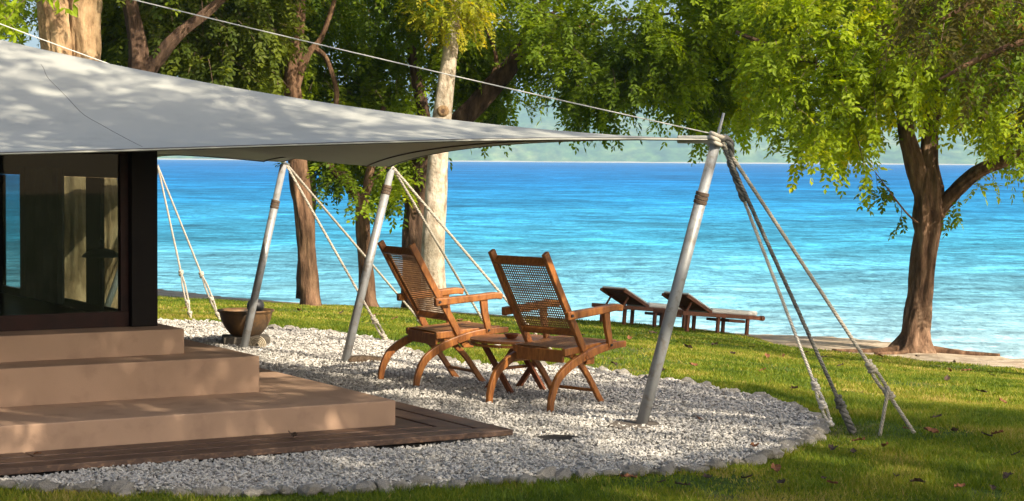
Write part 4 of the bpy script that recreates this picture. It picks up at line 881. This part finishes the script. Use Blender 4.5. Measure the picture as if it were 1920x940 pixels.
# pale trunk with a yellow epiphyte
YP = 29.0; base = D(812, 580, YP); tp = empty('pale_tree', (base.x, base.y, tz(base.x, base.y)), 0, 'tall smooth pale barked trunk with a round knot and yellow leaves at its top', 'tree', 'trees along the shore')
trunk(tp, [(PX([(812, 590), (814, 560), (812, 480), (817, 380), (821, 300), (828, 225), (837, 150), (848, 70), (858, -30)], YP), [.28, .20, .175, .165, .155, .15, .125, .105, .09])], M['bark_pale'], 20, .075)
kp = D(831, 209, YP) + Vector((0, -.14, 0)); kb = MB(); 
kb.tube([kp - Vector(tp.location) + Vector((0, .05, 0)), kp - Vector(tp.location) + Vector((0, -.02, 0)), kp - Vector(tp.location) + Vector((0, -.035, 0))], [.10, .085, .05], 16, .06)
kb.build('knot', M['bark_tan'], tp, smooth=True)
kk = kp - Vector(tp.location) + Vector((0, -.036, 0)); MB().tube([kk, kk + Vector((0, -.004, 0))], .03, 12).build('knot_core', M['bark_dark'], tp)
crown(tp, [region(200, 790, 888, -40, [(790, 30), (840, 48), (888, 35)], YP - .9, YP + .3, .2)], M['leaf_yellow'], length=.35, L=.16, leaf=(.06, .016), tint=(.85, .2), gap=.07)

# brown trunk left of it
Y3 = 29.5; base = D(580, 578, Y3); t3 = empty('brown_tree', (base.x, base.y, tz(base.x, base.y)), 0, 'straight brown trunk rising behind the canopy between the two thin poles', 'tree', 'trees along the shore')
trunk(t3, [(PX([(582, 584), (581, 565), (577, 500), (573, 420), (563, 350), (556, 290), (553, 210), (548, 150), (556, 80), (560, 0), (560, -120)], Y3), [.23, .185, .16, .16, .165, .17, .16, .14, .12, .11, .08]),
           (PX([(553, 170), (575, 105), (600, 75), (622, 20), (640, -60)], Y3), [.08, .065, .05, .04, .02]), (PX([(640, 250), (631, 200), (630, 165), (612, 110), (590, 90)], Y3), [.045, .04, .045, .04, .05])], M['bark_brown'], 16, .14)
bot3 = [(380, 130), (430, 165), (500, 170), (560, 160), (640, 165), (700, 175), (760, 150), (830, 120)]
crown(t3, [region(600, 380, 860, -60, bot3, Y3 + .3, Y3 + 3.0, .47, seed=14.), region(480, 300, 900, -520, [(300, -60), (900, -60)], Y3 - 3, Y3 + 3, .4)], M['leaf'], tint=(.36, .18))

# small forked tree
Y4 = 30.5; base = D(692, 576, Y4); t4 = empty('forked_tree', (base.x, base.y, tz(base.x, base.y)), 0, 'slender dark forked tree behind the second thin pole', 'tree', 'trees along the shore')
trunk(t4, [(PX([(694, 584), (690, 560), (684, 480), (680, 400), (680, 370)], Y4), [.19, .15, .13, .12, .12]), (PX([(680, 385), (655, 350), (625, 318), (600, 270), (590, 220)], Y4), [.085, .075, .07, .06, .04]), (PX([(680, 385), (690, 345), (695, 315), (700, 260), (720, 200)], Y4), [.09, .085, .08, .06, .04]), (PX([(694, 350), (712, 325), (735, 300)], Y4), [.04, .035, .02])], M['bark_brown'], 14, .13)
crown(t4, [region(290, 600, 765, 170, [(600, 300), (640, 322), (680, 290), (740, 335), (765, 330)], Y4 + .2, Y4 + 1.6, .42), np.array([tuple(D(x, y, Y4 - .3)) for x, y in ((740, 340), (752, 350), (745, 365), (745, 320), (620, 315), (640, 320), (635, 300), (690, 360), (670, 350), (655, 320), (730, 330), (705, 330))])], M['leaf'], length=.5, tint=(.4, .2))

# big tan double trunk behind the villa
Y1 = 23.0; base = D(150, 590, Y1); t1 = empty('double_trunk_tree', (base.x, base.y, tz(base.x, base.y)), 0, 'massive tan double trunked tree rising behind the villa at upper left', 'tree', 'trees along the shore')
trunk(t1, [(PX([(130, 600), (132, 560), (136, 400), (118, 200), (110, 100), (100, 0), (80, -200)], Y1), [.38, .27, .24, .20, .20, .20, .17]), (PX([(205, 600), (205, 560), (200, 400), (165, 200), (158, 100), (160, 0), (190, -120)], Y1 + .15), [.32, .22, .21, .21, .23, .24, .18])], M['bark_tan'], 20, .12, lobes=3)
crown(t1, [region(70, -220, 62, -80, [(-220, 80), (-60, 70), (0, 50), (40, 30), (62, 0)], Y1 - 1.5, Y1 + .5, .3), region(240, -500, 420, -560, [(-500, -70), (420, -70)], Y1 - 2.5, Y1 + 2, .4)], M['leaf'], whorl=True, pairs=4, leaf=(.15, .028), L=.05, gap=.16, length=.5, tint=(.55, .2))

# dark tree further left, and the screen of foliage behind it
Y2 = 27.5; base = D(268, 590, Y2); t2 = empty('dark_tree', (base.x, base.y, tz(base.x, base.y)), 0, 'shaded dark tree with spreading limb just right of the tan double trunk', 'tree', 'trees along the shore')
trunk(t2, [(PX([(265, 590), (265, 400), (262, 200), (262, 130), (255, 60), (230, -60)], Y2), [.26, .2, .19, .18, .13, .09]), (PX([(268, 150), (300, 105), (340, 60), (385, 25), (450, -30)], Y2), [.14, .12, .10, .08, .05])], M['bark_dark'], 16, .14)
bot2 = [(180, 90), (230, 70), (290, 110), (340, 90), (400, 120), (480, 140), (540, 160)]
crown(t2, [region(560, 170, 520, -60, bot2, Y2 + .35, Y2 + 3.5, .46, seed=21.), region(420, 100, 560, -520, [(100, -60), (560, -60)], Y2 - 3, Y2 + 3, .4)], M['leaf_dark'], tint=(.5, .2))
Y5 = 36.0
for x0, x1, bx, lab in ((-150, 420, 120, 'distant dark green tree behind the canopy at far left'), (340, 900, 572, 'distant dark green tree filling the gaps behind the brown trunk')):
    base = D(bx, 545, Y5); t5 = empty('shore_tree', (base.x, base.y, tz(base.x, base.y)), 0, lab, 'tree', 'trees along the shore')
    trunk(t5, [(PX([(bx, 560), (bx + 5, 300), (bx - 8, 100), (bx, -150)], Y5), [.2, .16, .13, .06])], M['bark_dark'], 10, .12)
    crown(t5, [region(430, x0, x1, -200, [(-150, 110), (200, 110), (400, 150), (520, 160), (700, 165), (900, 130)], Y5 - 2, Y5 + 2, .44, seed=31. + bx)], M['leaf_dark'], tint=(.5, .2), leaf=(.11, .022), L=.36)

# whorled bright foliage top centre
YW = 27.0; base = D(2350, 700, 20.5); tw = empty('overhanging_tree', (base.x, base.y, tz(base.x, base.y)), 0, 'shaded brownish foliage of a near tree hanging into the top right corner', 'tree', 'shade trees to the right')
YO = 20.5
trunk(tw, [(PX([(2350, 720), (2340, 500), (2330, 250), (2300, 0), (2280, -300)], YO), [.34, .26, .24, .2, .12]), (PX([(2330, 250), (2150, 130), (1980, 70), (1850, 105), (1760, 150)], YO), [.14, .1, .06, .035, .015]), (PX([(2310, 60), (2100, -40), (1900, -30), (1760, 40)], YO), [.12, .08, .05, .02])], M['bark_brown'], 14, .14)
botO = [(1700, 10), (1740, 60), (1790, 105), (1850, 120), (1920, 165), (2100, 180), (2500, 160)]
crown(tw, [region(230, 1700, 2600, -120, botO, YO - 1.5, YO + 2, .46, seed=44.), region(150, 1950, 2700, -500, [(1950, -100), (2900, -100)], YO - 3.5, YO + 3, .4)], M['leaf_brown'], tint=(.5, .22), leaf=(.085, .02), L=.26)
# shade trees standing outside the frame on the sun side
def shade_tree(x, y, h, r, n, label, thr=.44, seed=0.):
    z = tz(x, y); t = empty('shade_tree', (x, y, z), 0, label, 'tree', 'shade trees to the right')
    b0 = Vector((x, y, z - .1)); trunk(t, [([b0, b0 + Vector((.1, 0, h * .3)), b0 + Vector((-.1, .1, h * .6)), b0 + Vector((.2, 0, h * .9))], [.4, .27, .22, .08])] + [([b0 + Vector((0, 0, h * .45)), b0 + Vector((math.cos(q) * r * .4, math.sin(q) * r * .4, h * .62)), b0 + Vector((math.cos(q) * r * .8, math.sin(q) * r * .8, h * .72))], [.14, .09, .03]) for q in (0.3, 1.7, 2.9, 4.2, 5.4)], M['bark_brown'], 12, .14)
    m_ = n * 4; v = RNG.normal(0, 1, (m_, 3)); v /= np.linalg.norm(v, axis=1, keepdims=True); v *= (RNG.random(m_) ** .45)[:, None] * np.array([r, r, h * .30]); v += np.array([x, y, z + h * .72])
    k = fbm(v[:, 0] * .55 + seed, v[:, 1] * .55, v[:, 2] * .55, 3) > thr; v = v[k][:n]
    crown(t, [v], M['leaf'], tint=(.45, .2), leaf=(.16, .034), L=.5, pairs=5, length=1.1, gap=.2)
SHADE = [(3.5, 5.2, 9.4, 3.5, 400, 'shade tree outside the right edge, nearest the camera', .50), (9.9, 3.0, 9.0, 3.3, 430, 'shade tree outside the right edge, well behind the camera', .50), (7.7, 7.0, 9.4, 2.0, 40, 'slim shade tree outside the right edge, level with the steps', .55)]
for i, s in enumerate(SHADE): shade_tree(*s, seed=60. + 9 * i)

# ------------------------------------------------------------------ haze
hz = MB().box((0, 3260, 115), (9600, 6740, 250)).build('haze', None)
hm = bpy.data.materials.new('haze'); hm.use_nodes = True; hn = hm.node_tree; hn.nodes.clear(); ho = hn.nodes.new('ShaderNodeOutputMaterial'); hv = hn.nodes.new('ShaderNodeVolumePrincipled')
hv.inputs['Color'].default_value = (.46, .74, 1.0, 1); hv.inputs['Density'].default_value = 1.7e-4; hn.links.new(hv.outputs[0], ho.inputs['Volume']); hz.data.materials.append(hm)
tag(hz, 'pale sea haze softening the far hills', 'haze', kind='stuff')
